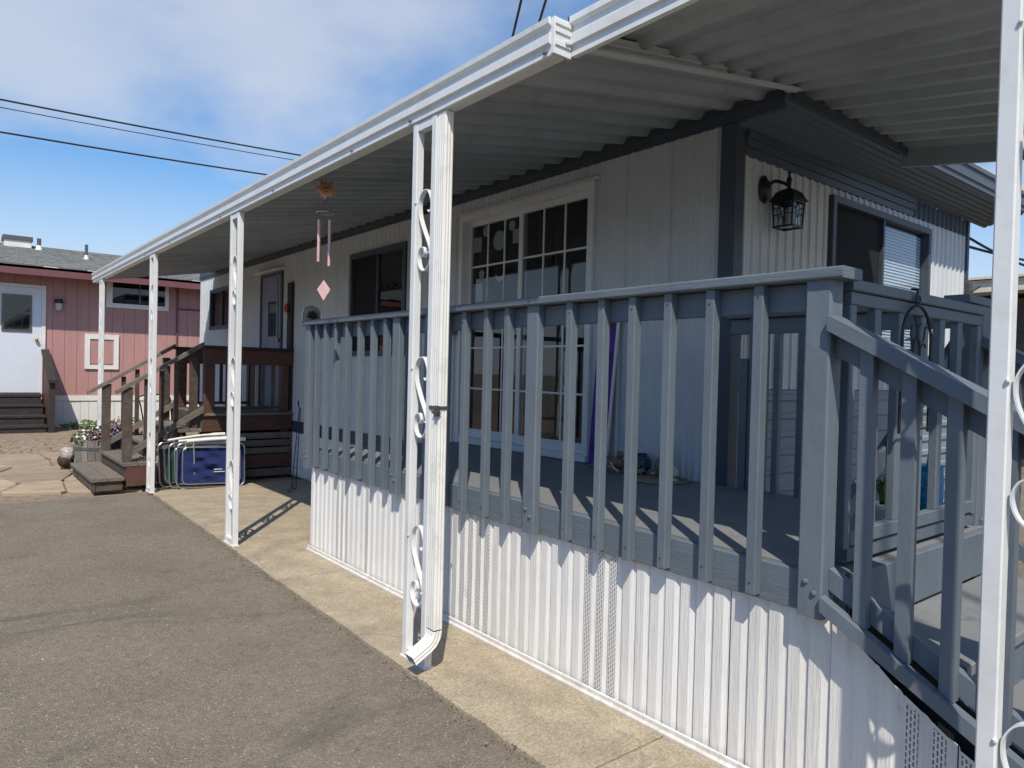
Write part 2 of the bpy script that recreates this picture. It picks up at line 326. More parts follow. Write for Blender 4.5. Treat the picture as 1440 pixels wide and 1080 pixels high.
# wall planes: f(u, z, d) with d pointing out of the wall
XW, YE, YP = 3.87, 2.62, 18.0
fL = lambda u, z, d: (XW-d, u, z)
fE = lambda u, z, d: (u, YE-d, z)
fP = lambda u, z, d: (u, YP-d, z)
def wb(mb, f, u0, u1, z0, z1, d0, d1):
    return mb.hexa([f(u0,z0,d0), f(u1,z0,d0), f(u1,z0,d1), f(u0,z0,d1), f(u0,z1,d0), f(u1,z1,d0), f(u1,z1,d1), f(u0,z1,d1)])
def WB(name, mt, parent, f, *a): mb = MB(); wb(mb, f, *a); return mb.build(name, mt, parent)
def siding(parent, f, u0, u1, z0, z1, opens, pw, sp, mt, depth=.011, name='siding_panel', horiz=False):
    cuts = {u0, u1}; x = u0
    while x < u1-.05: cuts.add(round(x, 4)); x += pw
    for o in opens: cuts.add(o[0]); cuts.add(o[1])
    cuts = sorted(c for c in cuts if u0-1e-6 <= c <= u1+1e-6)
    for a, b in zip(cuts, cuts[1:]):
        if b-a < .004: continue
        mid = (a+b)/2; runs = [(z0, z1)]
        for o in opens:
            if o[0] < mid < o[1]:
                nr = []
                for r0, r1 in runs:
                    if o[2] > r0: nr.append((r0, min(r1, o[2])))
                    if o[3] < r1: nr.append((max(r0, o[3]), r1))
                runs = nr
        for r0, r1 in runs:
            if r1-r0 < .01: continue
            mb = MB(); pr = []
            if horiz:
                k = math.floor(r0/sp)
                q = [r0]
                while k*sp < r1:
                    for e, dd in ((.0,0),(.012,depth),(.045,depth),(.057,0)): q.append((k*sp+e, dd))
                    k += 1
                pr = [(r0, 0)]+[p for p in q[1:] if r0 < p[0] < r1]+[(r1, 0)]
                mb.loft([[f(a, z, d) for z, d in pr], [f(b, z, d) for z, d in pr]], closed=False)
            else:
                k = math.floor(a/sp)-1; q = []
                while k*sp < b:
                    for e, dd in ((.0,0),(.010,depth),(.026,depth),(.036,0),(.058,.0),(.063,.004),(.070,.004),(.075,0)): q.append((k*sp+e, dd))
                    k += 1
                pr = [(a+.0015, -.004)]+[(a+.003, 0)]+[p for p in q if a+.004 < p[0] < b-.002]+[(b-.001, 0)]
                mb.loft([[f(u, r0, d) for u, d in pr], [f(u, r1, d) for u, d in pr]], closed=False)
            mb.build(name, mt, parent)
def window(parent, f, u0, u1, z0, z1, mt, fw=.05, split=None, out=.03, name='window', glass='glass', cross=None):
    w = part_empty(name, parent); mb = MB()
    wb(mb, f, u0, u1, z1-fw, z1, -.05, out); wb(mb, f, u0, u1, z0, z0+fw, -.05, out+.008)
    wb(mb, f, u0, u0+fw, z0+fw, z1-fw, -.05, out); wb(mb, f, u1-fw, u1, z0+fw, z1-fw, -.05, out); mb.build('frame', mt, w)
    ed = [u0+fw]+([split] if split else [])+[u1-fw]
    if split: WB('mullion', mt, w, f, split-.014, split+.014, z0+fw, z1-fw, -.04, out-.02)
    for a, b in zip(ed, ed[1:]): WB('pane', glass, w, f, a+(.014 if a == split else 0), b-(.014 if b == split else 0), z0+fw, z1-fw, -.02, -.014)
    return w

# ================================================================ THE GROUND
mb = MB(); mb.quad((-400,-400,-.075),(400,-400,-.075),(400,400,-.075),(-400,400,-.075)); struct('ground', mb, 'asphalt')
mb = MB(); pts = []
ys = [-12+.1*k for k in range(0, 214)]
edge = lambda y: 1.80+.0172*y
# asphalt follows the concrete edge raggedly
L = [(edge(y)-.004+.012*math.sin(y*7)*rnd(.2, 1)+rnd(-.006, .006), y) for y in ys]
n = len(L)
for k in range(n-1):
    (a, y0), (b, y1) = L[k], L[k+1]
    mb.v += [(-14, y0, -.012), (a, y0, -.012), (b, y1, -.012), (-14, y1, -.012)]; i = len(mb.v)-4; mb.f.append((i, i+1, i+2, i+3))
for y in (9.36,): pass
struct('driveway', mb, 'asphalt')
# concrete walkway slabs with joints
walk = part_empty('walkway', None); walk['kind'] = 'structure'
jy = [-4.0, -1.2, 1.9, 4.95, 8.0, 9.33]
for a, b in zip(jy, jy[1:]):
    mb = MB(); n = 24; top = []
    for k in range(n+1):
        y = a+.004+(b-a-.008)*k/n; top.append((edge(y)+rnd(-.006, .006), y))
    for (x0, y0), (x1, y1) in zip(top, top[1:]):
        mb.quad((x0+.012,y0,0),(XW+.3,y0,0),(XW+.3,y1,0),(x1+.012,y1,0)); mb.quad((x0,y0,-.09),(x0+.012,y0,0),(x1+.012,y1,0),(x1,y1,-.09))
    for yy, (x0, _) in ((a+.004, top[0]), (b-.004, top[-1])): mb.quad((x0,yy,-.09),(XW+.3,yy,-.09),(XW+.3,yy,0),(x0,yy,0))
    mb.build('slab', 'concrete', walk)
# back strip of concrete in front of the end wall and beyond
mb = MB(); mb.quad((XW+.3,-4,-.012),(12,-4,-.012),(12,2.6,-.012),(XW+.3,2.6,-.012)); struct('side_yard', mb, 'asphalt')
# flagstone patch: irregular stones
pat = part_empty('flagstone_patio', None); pat['kind'] = 'structure'
def flag(poly):
    c = Vector((sum(p[0] for p in poly)/len(poly), sum(p[1] for p in poly)/len(poly)))
    pp = [Vector(p) for p in poly]; z = -.012+rnd(-.006, .004)
    o = []
    for i, p in enumerate(pp):
        q = pp[(i+1) % len(pp)]
        for t in (.08, .5, .92):
            r = p.lerp(q, t); r = r+(c-r).normalized()*rnd(.008, .024); o.append(r)
    mb = MB(); mb.loft([[(p.x, p.y, -.07) for p in o], [(p.x, p.y, z-.008) for p in o], [(c.x+(p.x-c.x)*.97, c.y+(p.y-c.y)*.97, z) for p in o]]); mb.build('stone', 'flagstone', pat)
gx = [-2.6, -1.7, -.9, -.05, .65, 1.35, 2.1, 2.9, 3.9]; gy = [9.95, 10.8, 11.6, 12.5, 13.4, 14.3]
G = {}
for i, x in enumerate(gx):
    for j, y in enumerate(gy): G[i, j] = (x+rnd(-.2, .2), (y-(x-1)*.36*(j == 0)+rnd(-.18, .18)*(j > 0)))
for i in range(len(gx)-1):
    for j in range(len(gy)-1):
        flag([G[i, j], G[i+1, j], G[i+1, j+1], G[i, j+1]])
mb = MB(); mb.quad((-3,9.2,-.05),(4.2,9.2,-.05),(4.2,14.6,-.045),(-3,14.6,-.045)); struct('dirt_bed', mb, 'dirt')
# low earth bank rising to the pink house
mb = MB(); NX, NY = 60, 26
H = {}
for i in range(NX+1):
    for j in range(NY+1):
        x = -8+20*i/NX; y = 13.9+5.0*j/NY; t = min(1, max(0, (y-14.1)/1.2)); z = -.055+.17*t*t*(3-2*t)+(rnd(-.02, .02) if j and t < 1 else rnd(-.006, .006)*t)
        H[i, j] = len(mb.v); mb.v.append((x, y, z))
for i in range(NX):
    for j in range(NY): mb.f.append((H[i, j], H[i+1, j], H[i+1, j+1], H[i, j+1]))
mb.sm = True; struct('earth_bank', mb, 'dirt')
mb = MB(); rr = random.Random(3)
for k in range(500):
    x = rr.uniform(-3, 2.4); y = rr.uniform(13.2, 15.2); t = min(1, max(0, (y-14.1)/1.2)); z = -.03+.17*t*t*(3-2*t); r = rr.uniform(.008, .035)
    p = [Vector((rr.uniform(-1,1), rr.uniform(-1,1), rr.uniform(-.5,.8)))*r for _ in range(4)]
    i = len(mb.v); mb.v += [tuple(Vector((x, y, z))+q) for q in p]; mb.f += [(i,i+1,i+2),(i,i+2,i+3),(i,i+3,i+1),(i+1,i+3,i+2)]
tag(mb.build('gravel', 'flagstone'), 'loose tan stones and clods scattered on the bare earth', 'gravel', kind='stuff')

mb = MB(); rr = random.Random(9)
for k in range(2600):
    y = rr.uniform(-.5, 9.2); x = edge(y)-abs(rr.gauss(0, .05))+.015; r = rr.choice((.002, .003, .004, .006)); z = -.012 if x < edge(y) else .0
    p = [Vector((rr.uniform(-1,1), rr.uniform(-1,1), rr.uniform(-.3,1)))*r for _ in range(4)]
    i = len(mb.v); mb.v += [tuple(Vector((x, y, z+.001))+q) for q in p]; mb.f += [(i,i+1,i+2),(i,i+2,i+3),(i,i+3,i+1),(i+1,i+3,i+2)]
tag(mb.build('joint_grit', 'soil'), 'dark grit lying along the seam between asphalt and concrete', 'grit', kind='stuff')
mb = MB()
for k in range(900):
    y = rr.uniform(-.5, 9.2); x = rr.uniform(-2.5, 2.38); r = rr.choice((.002, .003, .005)); z = -.012 if x < edge(y) else .0
    p = [Vector((rr.uniform(-1,1), rr.uniform(-1,1), rr.uniform(-.3,1)))*r for _ in range(4)]
    i = len(mb.v); mb.v += [tuple(Vector((x, y, z+.001))+q) for q in p]; mb.f += [(i,i+1,i+2),(i,i+2,i+3),(i,i+3,i+1),(i+1,i+3,i+2)]
tag(mb.build('loose_pebbles', 'paper'), 'tiny pale pebbles strewn over the drive and walkway', 'pebbles', kind='stuff')

# ================================================================ THE MOBILE HOME
home = thing('mobile_home', 'long white mobile home with ribbed siding and blue-grey trim behind the railing', 'house', (XW, YE, 0))
home.location = (0, 0, 0)
YF = 14.33; XR = 7.72
door_o = (3.83, 5.60, .86, 3.0); win_o = (6.62, 7.94, 1.68, 2.9); far_o = (12.43, 13.66, 2.17, 2.9); ent_o = (10.12, 11.02, .92, 2.93)
lw = part_empty('side_wall', home)
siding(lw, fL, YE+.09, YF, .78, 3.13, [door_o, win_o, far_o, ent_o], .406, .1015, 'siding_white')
siding(lw, fL, YE+.09, YF, .01, .62, [], .406, .1015, 'skirt_white', name='skirting_panel')
WB('belt_trim', 'trim_blue', lw, fL, YE+.09, ent_o[0]-.45, .622, .778, -.01, .014)
mb = MB(); wb(mb, fL, YE+.3, YF-.02, 0, 3.12, -.42, -.40); wb(mb, fE, XW+.3, XR-.1, 0, 3.12, -.42, -.40)
mb.build('inner_lining', 'dark_interior', home)
mb = MB(); wb(mb, fP, 0, 0, 0, 0, 0, 0) if 0 else None
# fascia along side wall (three stepped strips)
mb = MB(); pr = [(-.02,3.132),(.016,3.132),(.016,3.175),(.026,3.18),(.026,3.203),(.014,3.208),(.014,3.345),(-.02,3.345)]
mb.loft([[(XW-d, y, z) for d, z in pr] for y in (2.30, YF+.05)]); mb.build('fascia', 'trim_blue', home)
B('corner_trim', 'trim_blue', home, XW-.02, XW+.075, YE-.02, YE+.095, .0, 3.125)
ew = part_empty('end_wall', home)
ewin = (5.05, 6.80, 1.72, 2.885)
siding(ew, fE, XW+.08, XR-.02, 1.46, 2.945, [ewin], .406, .1015, 'siding_white', depth=.016)
siding(ew, fE, XW+.08, XR-.02, .02, 1.455, [], 4.0, .125, 'siding_grey', depth=.016, horiz=True)
siding(ew, fE, 6.46, XR-.032, 2.947, 3.10, [], .406, .1015, 'trim_blue', depth=.016, name='frieze_panel')
for k in range(3): WB('frieze_strip', 'soffit_grey', ew, fE, XW+.08, 6.458, 2.948+.051*k, 2.948+.051*k+.049, -.01, .02+.012*k)
B('corner_strip', 'trim_blue', ew, XR-.03, XR+.02, YE-.022, YE+.05, 0, 3.11)
B('back_wall', 'siding_white', home, XW, XR, YF-.02, YF, 0, 3.25)
B('rear_wall', 'siding_white', home, XR-.02, XR, YE+.06, YF-.03, 0, 3.25)
# soffit: boards running along the end wall, stepping up to the overhang
sf = part_empty('soffit', home); ns = 7
for k in range(ns):
    y0 = YE-.005-(YE-.005-2.275)*k/ns; y1 = YE-.005-(YE-.005-2.275)*(k+1)/ns; z0 = 3.105+.085*k/ns; z1 = 3.105+.085*(k+1)/ns
    pr = [(y0, z0), (y0-.008, z0-.010), (y1+.012, z1-.012), (y1+.002, z1+.004), (y1+.002, z1+.02), (y0, z0+.02)]
    MB().loft([[(x, y, z) for y, z in pr] for x in (XW-.015, XR+.42)]).build('soffit_strip', 'soffit_grey', sf)
mb = MB(); pr = [(2.275,3.195),(2.262,3.20),(2.262,3.235),(2.248,3.245),(2.248,3.27),(2.258,3.278),(2.258,3.33),(2.242,3.34),(2.242,3.375),(2.275,3.375)]
mb.loft([[(x, y, z) for y, z in pr] for x in (XW-.016, XR+.43)]); mb.build('eave_fascia', 'soffit_grey', home)
mb = MB(); mb.hexa([(XW-.012,2.262,3.377),(XR+.43,2.262,3.377),(XR+.43,YF+.1,3.377),(XW-.012,YF+.1,3.377),(XW-.012,2.262,3.40),(XR+.43,2.262,3.40),(XR+.43,YF+.1,3.40),(XW-.012,YF+.1,3.40)]); mb.build('roof', 'cream_metal', home)
mb = MB(); mb.bar((XR+.45, 2.25, 3.40), (XR+.45, 6, 3.9), .02, .16); mb.build('verge_board', 'cream_metal', home)
# sliding patio door
sd = part_empty('sliding_door', home); u0, u1, z0, z1 = door_o
mb = MB(); wb(mb, fL, u0, u1, z1-.055, z1, -.08, .035); wb(mb, fL, u0, u1, z0, z0+.05, -.08, .05); wb(mb, fL, u0, u0+.045, z0+.05, z1-.055, -.08, .035); wb(mb, fL, u1-.045, u1, z0+.05, z1-.055, -.08, .035)
mb.build('door_frame', 'white_metal', sd)
mb = MB(); wb(mb, fL, u0-.05, u1+.05, z1+.002, z1+.03, -.0, .028); mb.build('drip_cap', 'siding_white', sd)
um = 4.735
for (a, b, d) in ((u0+.047, um+.02, -.004), (um-.02, u1-.047, -.036)):
    lf = part_empty('door_leaf', sd); mb = MB(); s = .05
    wb(mb, fL, a, b, z1-.057-s, z1-.057, d-.03, d); wb(mb, fL, a, b, z0+.052, z0+.052+.08, d-.03, d); wb(mb, fL, a, a+s, z0+.13, z1-.107, d-.03, d); wb(mb, fL, b-s, b, z0+.13, z1-.107, d-.03, d)
    mb.build('sash', 'white_metal', lf)
    ga, gb, gz0, gz1 = a+s, b-s, z0+.132, z1-.107; cw = (gb-ga)/3; ch = (gz1-gz0)/5
    for k in (1, 2): WB('muntin', 'white_metal', lf, fL, ga+cw*k-.008, ga+cw*k+.008, gz0, gz1, d-.022, d-.010)
    for k in range(1, 5): WB('muntin', 'white_metal', lf, fL, ga, gb, gz0+ch*k-.008, gz0+ch*k+.008, d-.0235, d-.0085)
    WB('pane', 'glass', lf, fL, ga, gb, gz0, gz1, d-.018, d-.014)
# curtain folds behind the right leaf
mb = MB(); c = []
for k in range(60):
    u = u0+.08+.50*k/59; c.append((u, -.14-.03*math.sin(k*.95)-.01*math.sin(k*2.3)))
mb.loft([[fL(u, z, d) for u, d in c] for z in (z0+.06, z1-.08)], closed=False); mb.sm = True; mb.build('curtain', 'curtain', sd)
mb = MB(); c = [(4.5+.17*k/19, -.15-.02*math.sin(k*1.1)) for k in range(20)]
mb.loft([[fL(u, z, d) for u, d in c] for z in (z0+.06, z1-.08)], closed=False); mb.sm = True; mb.build('curtain', 'curtain', sd)
# paper cut-outs stuck inside the left leaf
def sticker(u, z, r, n, sx=1, rot=0, moon=False):
    d = -.058; mb = MB()
    if moon:
        o = [(u+r*math.cos(a), z+r*math.sin(a)) for a in [math.pi*1.05+math.pi*.9*k/10 for k in range(11)]]+[(u+r*.95*math.cos(a), z+.35*r+r*.75*math.sin(a)) for a in [math.pi*1.9-math.pi*.8*k/10 for k in range(11)]]
    else: o = [(u+sx*r*math.cos(2*math.pi*k/n+rot), z+r*math.sin(2*math.pi*k/n+rot)) for k in range(n)]
    mb.prism(o, lambda p, t: fL(p[0], p[1], d+.0015*t)); mb.build('paper_cutout', 'paper', sd)
sticker(5.44, 2.72, .10, 4, 1, math.pi/4); sticker(5.30, 2.83, .05, 16); sticker(5.10, 2.72, .09, 20); sticker(4.86, 2.73, .09, 4, .7, math.pi/4); sticker(4.92, 2.83, .045, 14)
sticker(5.08, 2.42, .07, 3, moon=True); sticker(5.42, 2.27, .12, 4, .9, math.pi/4); sticker(5.10, 2.06, .09, 6); sticker(5.36, 2.44, .045, 5, 1, .3)
# other windows and the entry door
w = window(home, fL, *win_o, 'trim_blue', .06, 7.28); WB('screen_panel', 'dark_interior', w, fL, 7.298, 7.878, 1.742, 2.838, -.012, -.009)
w = window(home, fL, *far_o, 'trim_blue', .06, 13.0)
MB().loft([[fL(u, z, d) for u, d in [(12.5+.45*k/19, -.1-.02*math.sin(k*1.2)) for k in range(20)]] for z in (2.24, 2.84)], closed=False).build('curtain', 'curtain', w)
w = window(home, fE, *ewin, 'trim_blue', .05, 5.92, out=.04, glass='clear_glass')
mb = MB()
for k in range(38):
    z = 1.82+.026*k; wb(mb, fE, 5.96, 6.72, z, z+.020, -.08-.004, -.07) if 0 else mb.quad(fE(5.945, z, -.028), fE(6.748, z, -.028), fE(6.748, z+.026, -.036), fE(5.945, z+.026, -.036))
tag(mb.build('blind', 'blind', w), None, kind='stuff')
WB('insect_screen', 'dark_interior', w, fE, 5.102, 5.904, 1.772, 2.833, -.012, -.009)
ed = part_empty('entry_door', home); u0, u1, z0, z1 = ent_o
mb = MB(); wb(mb, fL, u0, u0+.05, z0, z1, -.03, .03); wb(mb, fL, u1-.05, u1, z0, z1, -.03, .03); wb(mb, fL, u0+.05, u1-.05, z1-.05, z1, -.03, .03); mb.build('door_frame', 'trim_blue', ed)
WB('door_leaf', 'door_grey', ed, fL, u0+.052, u1-.052, z0+.01, z1-.052, -.03, .012)
WB('pane', 'glass', ed, fL, 10.32, 10.66, 1.98, 2.5, .013, .018); mb = MB()
for a in ((10.28,10.70,2.5,2.54),(10.28,10.70,1.94,1.98),(10.28,10.32,1.98,2.5),(10.66,10.70,1.98,2.5)): wb(mb, fL, *a, .012, .028)
mb.build('light_frame', 'door_grey', ed); WB('pane_backing', 'dark_interior', ed, fL, 10.32, 10.66, 1.98, 2.5, .0122, .0128)
WB('upper_panel', 'door_grey', ed, fL, 10.32, 10.66, 2.58, 2.84, .012, .022)
mb = MB(); mb.prism([(2.935, .0), (2.935, .12), (2.945, .125), (2.985, .0)], lambda p, t: fL((u0-.06, u1+.06)[t], p[0], p[1])); mb.build('drip_cap', 'white_metal', ed)
mb = MB(); mb.tube([fL(10.2, 1.92, .012), fL(10.2, 1.92, .06)], .03, 10); mb.build('door_knob', 'brass', ed)

# ================================================================ LONG AWNING
aw = thing('patio_awning', 'white corrugated metal awning along the side of the white mobile home', 'awning')
XA0, ZA0, XA1, ZA1 = 1.955, 2.885, XW-.0145, 3.215
P = .2235; Y0A = 2.215
def panprof():
    return [(0,0),(.022,0),(.030,.004),(.058,.038),(.130,.038),(.134,.035),(.146,.035),(.150,.038),(.186,.038),(.214,.004),(P,0)]
pan0 = None; k = 0
while Y0A+P*(k+1) < 13.42:
    if pan0 is None:
        mb = MB(); pr = panprof(); ring = lambda x, z: [(x, Y0A+u, z+h) for u, h in pr]+[(x, Y0A+u, z+h+.003) for u, h in reversed(pr)]
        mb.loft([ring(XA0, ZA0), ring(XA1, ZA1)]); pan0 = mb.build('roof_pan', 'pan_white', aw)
    else: copy_at(pan0, aw, (0, P*k, 0))
    k += 1
YA1 = Y0A+P*k
gp = [(2.005,2.832),(1.945,2.832),(1.936,2.836),(1.936,2.872),(1.922,2.882),(1.922,2.918),(1.934,2.928),(1.934,2.950),(1.916,2.960),(1.914,2.982),(1.922,2.988),(1.93,2.985),(1.944,2.945),(1.944,2.845),(2.005,2.845)]
gy = [2.195, 5.3, 8.4, 11.4, YA1+.02]
for a, b in zip(gy, gy[1:]):
    MB().loft([[(x, y, z) for x, z in gp] for y in (a+.0015, b-.0015)]).build('gutter', 'white_metal', aw)
mb = MB(); mb.box(1.932, 2.03, 2.178, 2.1945, 2.838, 2.986); 
for z in (2.872, 2.925, 2.958): mb.box(1.938, 2.024, 2.172, 2.1775, z, z+.016)
mb.build('gutter_end_cap', 'white_metal', aw)
# rusty sealant dabs at the gutter screws
for y in (2.23, 3.31, 4.0, 5.31, 6.6, 8.4, 9.6):
    MB().lathe([(.0,-.006),(.012,-.004),(.013,.004),(0,.006)], (1.934, y, 2.853), 8).build('sealant_dab', 'barrel_wood', aw)
# end channel where the awning meets the front canopy
def bar2(name, mt, par, a, b, w, h): mb = MB(); mb.bar(a, b, w, h); return mb.build(name, mt, par)
bar2('gap_shade_plate', 'trim_blue', aw, (2.05, 2.2128, 2.965), (XW-.03, 2.2128, 3.27), .0028, .13)  # added plate blocking the sky; dark colour stands for shaded gaps above the channel
ec = bar2('end_channel', 'siding_white', aw, (1.99, 2.205, 2.925), (XW-.03, 2.205, 3.235), .012, .085)
bar2('channel_lip', 'siding_white', ec, (1.99, 2.185, 2.889), (XW-.03, 2.185, 3.198), .040, .010)
bar2('channel_bead', 'siding_white', ec, (1.99, 2.195, 2.93), (XW-.03, 2.195, 3.24), .012, .014)
bar2('end_trim', 'pan_white', aw, (1.99, YA1+.008, 2.905), (XW-.03, YA1+.008, 3.235), .012, .06)

# ================================================================ FRONT CANOPY
cn = thing('front_canopy', 'white corrugated metal canopy over the grey steps', 'awning')
YC0, YC1 = .36, 2.2635
def zb(x): return 2.975+(x-2.05)*.1265 if x < 3.87 else 3.215
ZF = 2.925; SW = (YC1-YC0)
x = 2.042; k = 0
while x < 5.3:
    mb = MB(); pr = panprof(); rings = []
    for t in (0, .5, 1):
        y = YC1+(YC0-YC1)*t
        low = [(x+u, y, (zb(x+u)*(1-t)+ZF*t)+h) for u, h in pr]
        rings.append(low+[(a, b, c+.003) for a, b, c in reversed(low)])
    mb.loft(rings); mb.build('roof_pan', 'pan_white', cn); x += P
XC1 = x
fp = [(2.055,2.847),(2.03,2.847),(2.03,2.885),(2.018,2.893),(2.018,2.935),(2.03,2.945),(2.03,2.972),(2.014,2.982),(2.014,3.008),(2.055,3.008)]
MB().loft([[(a, y, b) for a, b in fp] for y in (2.176, YC0-.02)]).build('side_fascia', 'white_metal', cn)
mb = MB(); mb.bar((XC1+.015, YC1-.0, 3.17), (XC1+.015, YC0, 2.90), .03, .17); mb.build('edge_beam', 'pan_white', cn)
mb = MB(); mb.box(2.06, XC1, YC0-.03, YC0-.004, 2.86, 3.0); mb.build('front_fascia', 'white_metal', cn)
mb = MB(); mb.bar((XW-.01, 2.232, 3.188), (XC1, 2.232, 3.186), .018, .05); mb.build('ledger_strip', 'trim_blue', cn)

# ================================================================ AWNING POSTS
SC = [(.028,.10),(.044,.088),(.058,.105),(.056,.15),(.02,.205),(-.03,.20),(-.06,.15),(-.052,.08),(-.01,.0),(.035,-.07),(.058,-.125),(.05,-.18),(.005,-.212),(-.042,-.19),(-.06,-.14),(-.044,-.095),(-.008,-.088),(.004,-.118),(-.012,-.138)]
def scroll_mesh():
    p = catmull([(a, b, 0) for a, b in SC], 5); mb = MB(); rings = []
    for i, q in enumerate(p):
        d = (p[min(i+1, len(p)-1)]-p[max(i-1, 0)]).normalized(); nn = Vector((-d.y, d.x, 0))*.0022
        a = q+nn; b = q-nn
        rings.append([(-.013, -a.x, a.y), (.013, -a.x, a.y), (.013, -b.x, b.y), (-.013, -b.x, b.y)])
    mb.loft(rings); mb.sm = True; return mb
SCM = scroll_mesh().build('scroll', 'white_metal')
def post(x, yc, label, group, first, ztop=2.83):
    t = thing('awning_post', label, 'post', (x, yc, 0), group)
    for s in (1, -1):
        o = B('tube', 'white_metal', t, x-.0225, x+.0225, yc+s*.0925-.0225, yc+s*.0925+.0225, .006, ztop-.001, c=.004)
    B('base_plate', 'white_metal', t, x-.03, x+.03, yc-.125, yc+.125, .0, .005)
    B('bottom_bar', 'white_metal', t, x-.02, x+.02, yc-.0695, yc+.0695, .012, .05)
    B('header', 'white_metal', t, x-.0205, x+.0205, yc-.0695, yc+.0695, ztop-.045, ztop-.002)
    for z in (2.26, 1.39, .505):
        o = SCM.copy(); C.objects.link(o); o.parent = t; o.location = (0, 0, z)
        for s, zz_ in ((1, .15), (-1, -.125)): 
            mb = MB(); mb.lathe([(.0,-.004),(.006,-.003),(.006,.003),(0,.004)], (x-.0245, yc+s*.0712, z+zz_), 8); mb.build('screw', 'white_metal', t)
    return t
GP = 'white scroll posts holding up the awning and canopy'
post(1.965, 12.72, 'white metal scroll post under the far end of the awning', GP, 0)
post(1.965, 9.26, 'white metal scroll post standing beside the folded blue chairs', GP, 0)
post(1.965, 6.23, 'white metal scroll post throwing its ladder shadow on the concrete', GP, 0)
p3 = post(1.965, 3.18, 'white metal scroll post with the ribbed downspout strapped to it', GP, 0)
post(2.05, .515, 'white metal scroll post under the canopy beside the grey steps', GP, 0, 2.846)
SCM_o = SCM; bpy.data.objects.remove(SCM_o)
# downspout
ds = thing('downspout', 'ribbed white downspout running down to a kicked-out elbow', 'downspout', (1.97, 3.02, 0))
def spoutring(c, ax, ay):
    o = []; w, h = .050, .072
    prof = []
    for side, n in ((0, 3), (1, 4), (2, 3), (3, 4)):
        a = [(-w/2,-h/2),(w/2,-h/2),(w/2,h/2),(-w/2,h/2)]; p = Vector(a[side]); q = Vector(a[(side+1) % 4]); dd = (q-p); nn = Vector((dd.y, -dd.x)).normalized()
        for i in range(n*4):
            t = (i+.5)/(n*4); prof.append(p+dd*t+nn*(.003 if i % 4 in (1, 2) else 0))
    return [Vector(c)+ax*p.x+ay*p.y for p in prof]
yd = 3.025; xd = 1.972
ex, ey = Vector((1,0,0)), Vector((0,1,0))
MB().loft([spoutring((xd, yd, z), ex, ey) for z in (2.828, .22)]).build('pipe', 'downspout_white', ds)
rings = []
for a in (0, 22, 44, 62):
    t = math.radians(a); c = Vector((xd-.0-(.09*(1-math.cos(t))), yd, .215-.09*math.sin(t)-.0)); rings.append(spoutring(c, Vector((math.cos(t), 0, -math.sin(t)))*1.04, ey*1.04))
c2 = c+Vector((-math.sin(math.radians(62)), 0, -math.cos(math.radians(62))))*.10; t = math.radians(62)
rings.append(spoutring(c2, Vector((math.cos(t), 0, -math.sin(t)))*1.04, ey*1.04))
mbx = MB(); mbx.loft(rings, cap=False); mbx.build('elbow', 'downspout_white', ds)
mb = MB(); rr_ = [Vector(p)+Vector((math.sin(t), 0, math.cos(t)))*.02 for p in rings[-1]]; mb.poly(rr_); mb.build('elbow_opening', 'dark_interior', ds)
mb = MB(); mb.box(xd-.032, xd+.03, yd-.042, yd+.05, 1.335, 1.352); mb.build('strap', 'dark_steel', ds)
mb = MB(); mb.tube([(xd-.034, yd-.05, 1.318), (xd-.034, yd+.0, 1.322)], .011, 8); mb.box(xd-.045, xd-.03, yd-.045, yd-.02, 1.30, 1.355); mb.build('strap_clamp', 'dark_steel', ds)

# ================================================================ GREY DECK
dk = thing('grey_deck', 'grey-blue painted wooden deck with railing, gate and steps against the mobile home', 'deck')
FZ = .85
def gb(name, par, *a, c=.004, mt='grey_paint'): return B(name, mt, par, *a, c=c)
MB().box(2.458, XW-.022, YE-.03, 5.66, FZ-.03, FZ).box(2.458, 3.90, 1.20, YE-.031, FZ-.03, FZ).build('floor', 'deck_floor', dk)
gb('rim_board', dk, 2.418, 2.456, 1.30, 5.61, .70, FZ-.004, mt='grey_paint_y')
gb('rim_board', dk, 2.46, XW-.02, 5.662, 5.70, .70, FZ-.004)
gb('riser', dk, 2.52, 3.90, 1.165, 1.198, .652, FZ-.002)
rl = part_empty('railing', dk)
for y0 in (5.612, 4.146, 2.74, 1.212):
    zz0 = .70; o = gb('railing_post', rl, 2.372, 2.461 if y0 == 1.212 else 2.4175, y0, y0+.092, zz0, 1.878, c=.006)
    for (yy, z_) in ((y0+.028, .79), (y0+.06, .825)):
        MB().lathe([(.0,-.008),(.009,-.006),(.011,.0),(.009,.006),(0,.008)], (2.371, yy, z_), 10).build('bolt', 'grey_paint', rl)
yb = [5.518,5.346,5.156,4.958,4.759,4.561,4.364,4.03,3.83,3.624,3.424,3.214,3.02,2.532,2.325,2.132,1.937,1.721,1.508]
for i, y in enumerate(yb):
    j = rnd(-.004, .004); gb('baluster', rl, 2.373+rnd(-.002,.002), 2.4165, y-.041+j, y+j, .715+rnd(-.012,.012), 1.877, c=.003)
    for z_ in (1.83, .77):
        if y < 3.6: MB().lathe([(0,-.003),(.0045,-.002),(.0045,.002),(0,.003)], (2.3715, y-.02+j, z_+rnd(-.01, .01)), 8).build('screw', 'dark_steel', rl)
gb('rail_cap', rl, 2.352, 2.495, 3.42, 5.74, 1.8785, 1.918, c=.006, mt='grey_paint_y')
gb('rail_cap', rl, 2.352, 2.495, 1.165, 3.417, 1.8785, 1.918, c=.006, mt='grey_paint_y')
gb('sub_rail', rl, 2.418, 2.455, 1.306, 5.70, 1.775, 1.876, mt='grey_paint_y')
# far return railing to the wall
gb('rail_cap', rl, 2.497, XW-.02, 5.60, 5.735, 1.8785, 1.918, c=.006)
for x in (2.75, 3.35): gb('baluster', rl, x, x+.038, 5.702, 5.738, .715, 1.877, c=.003)
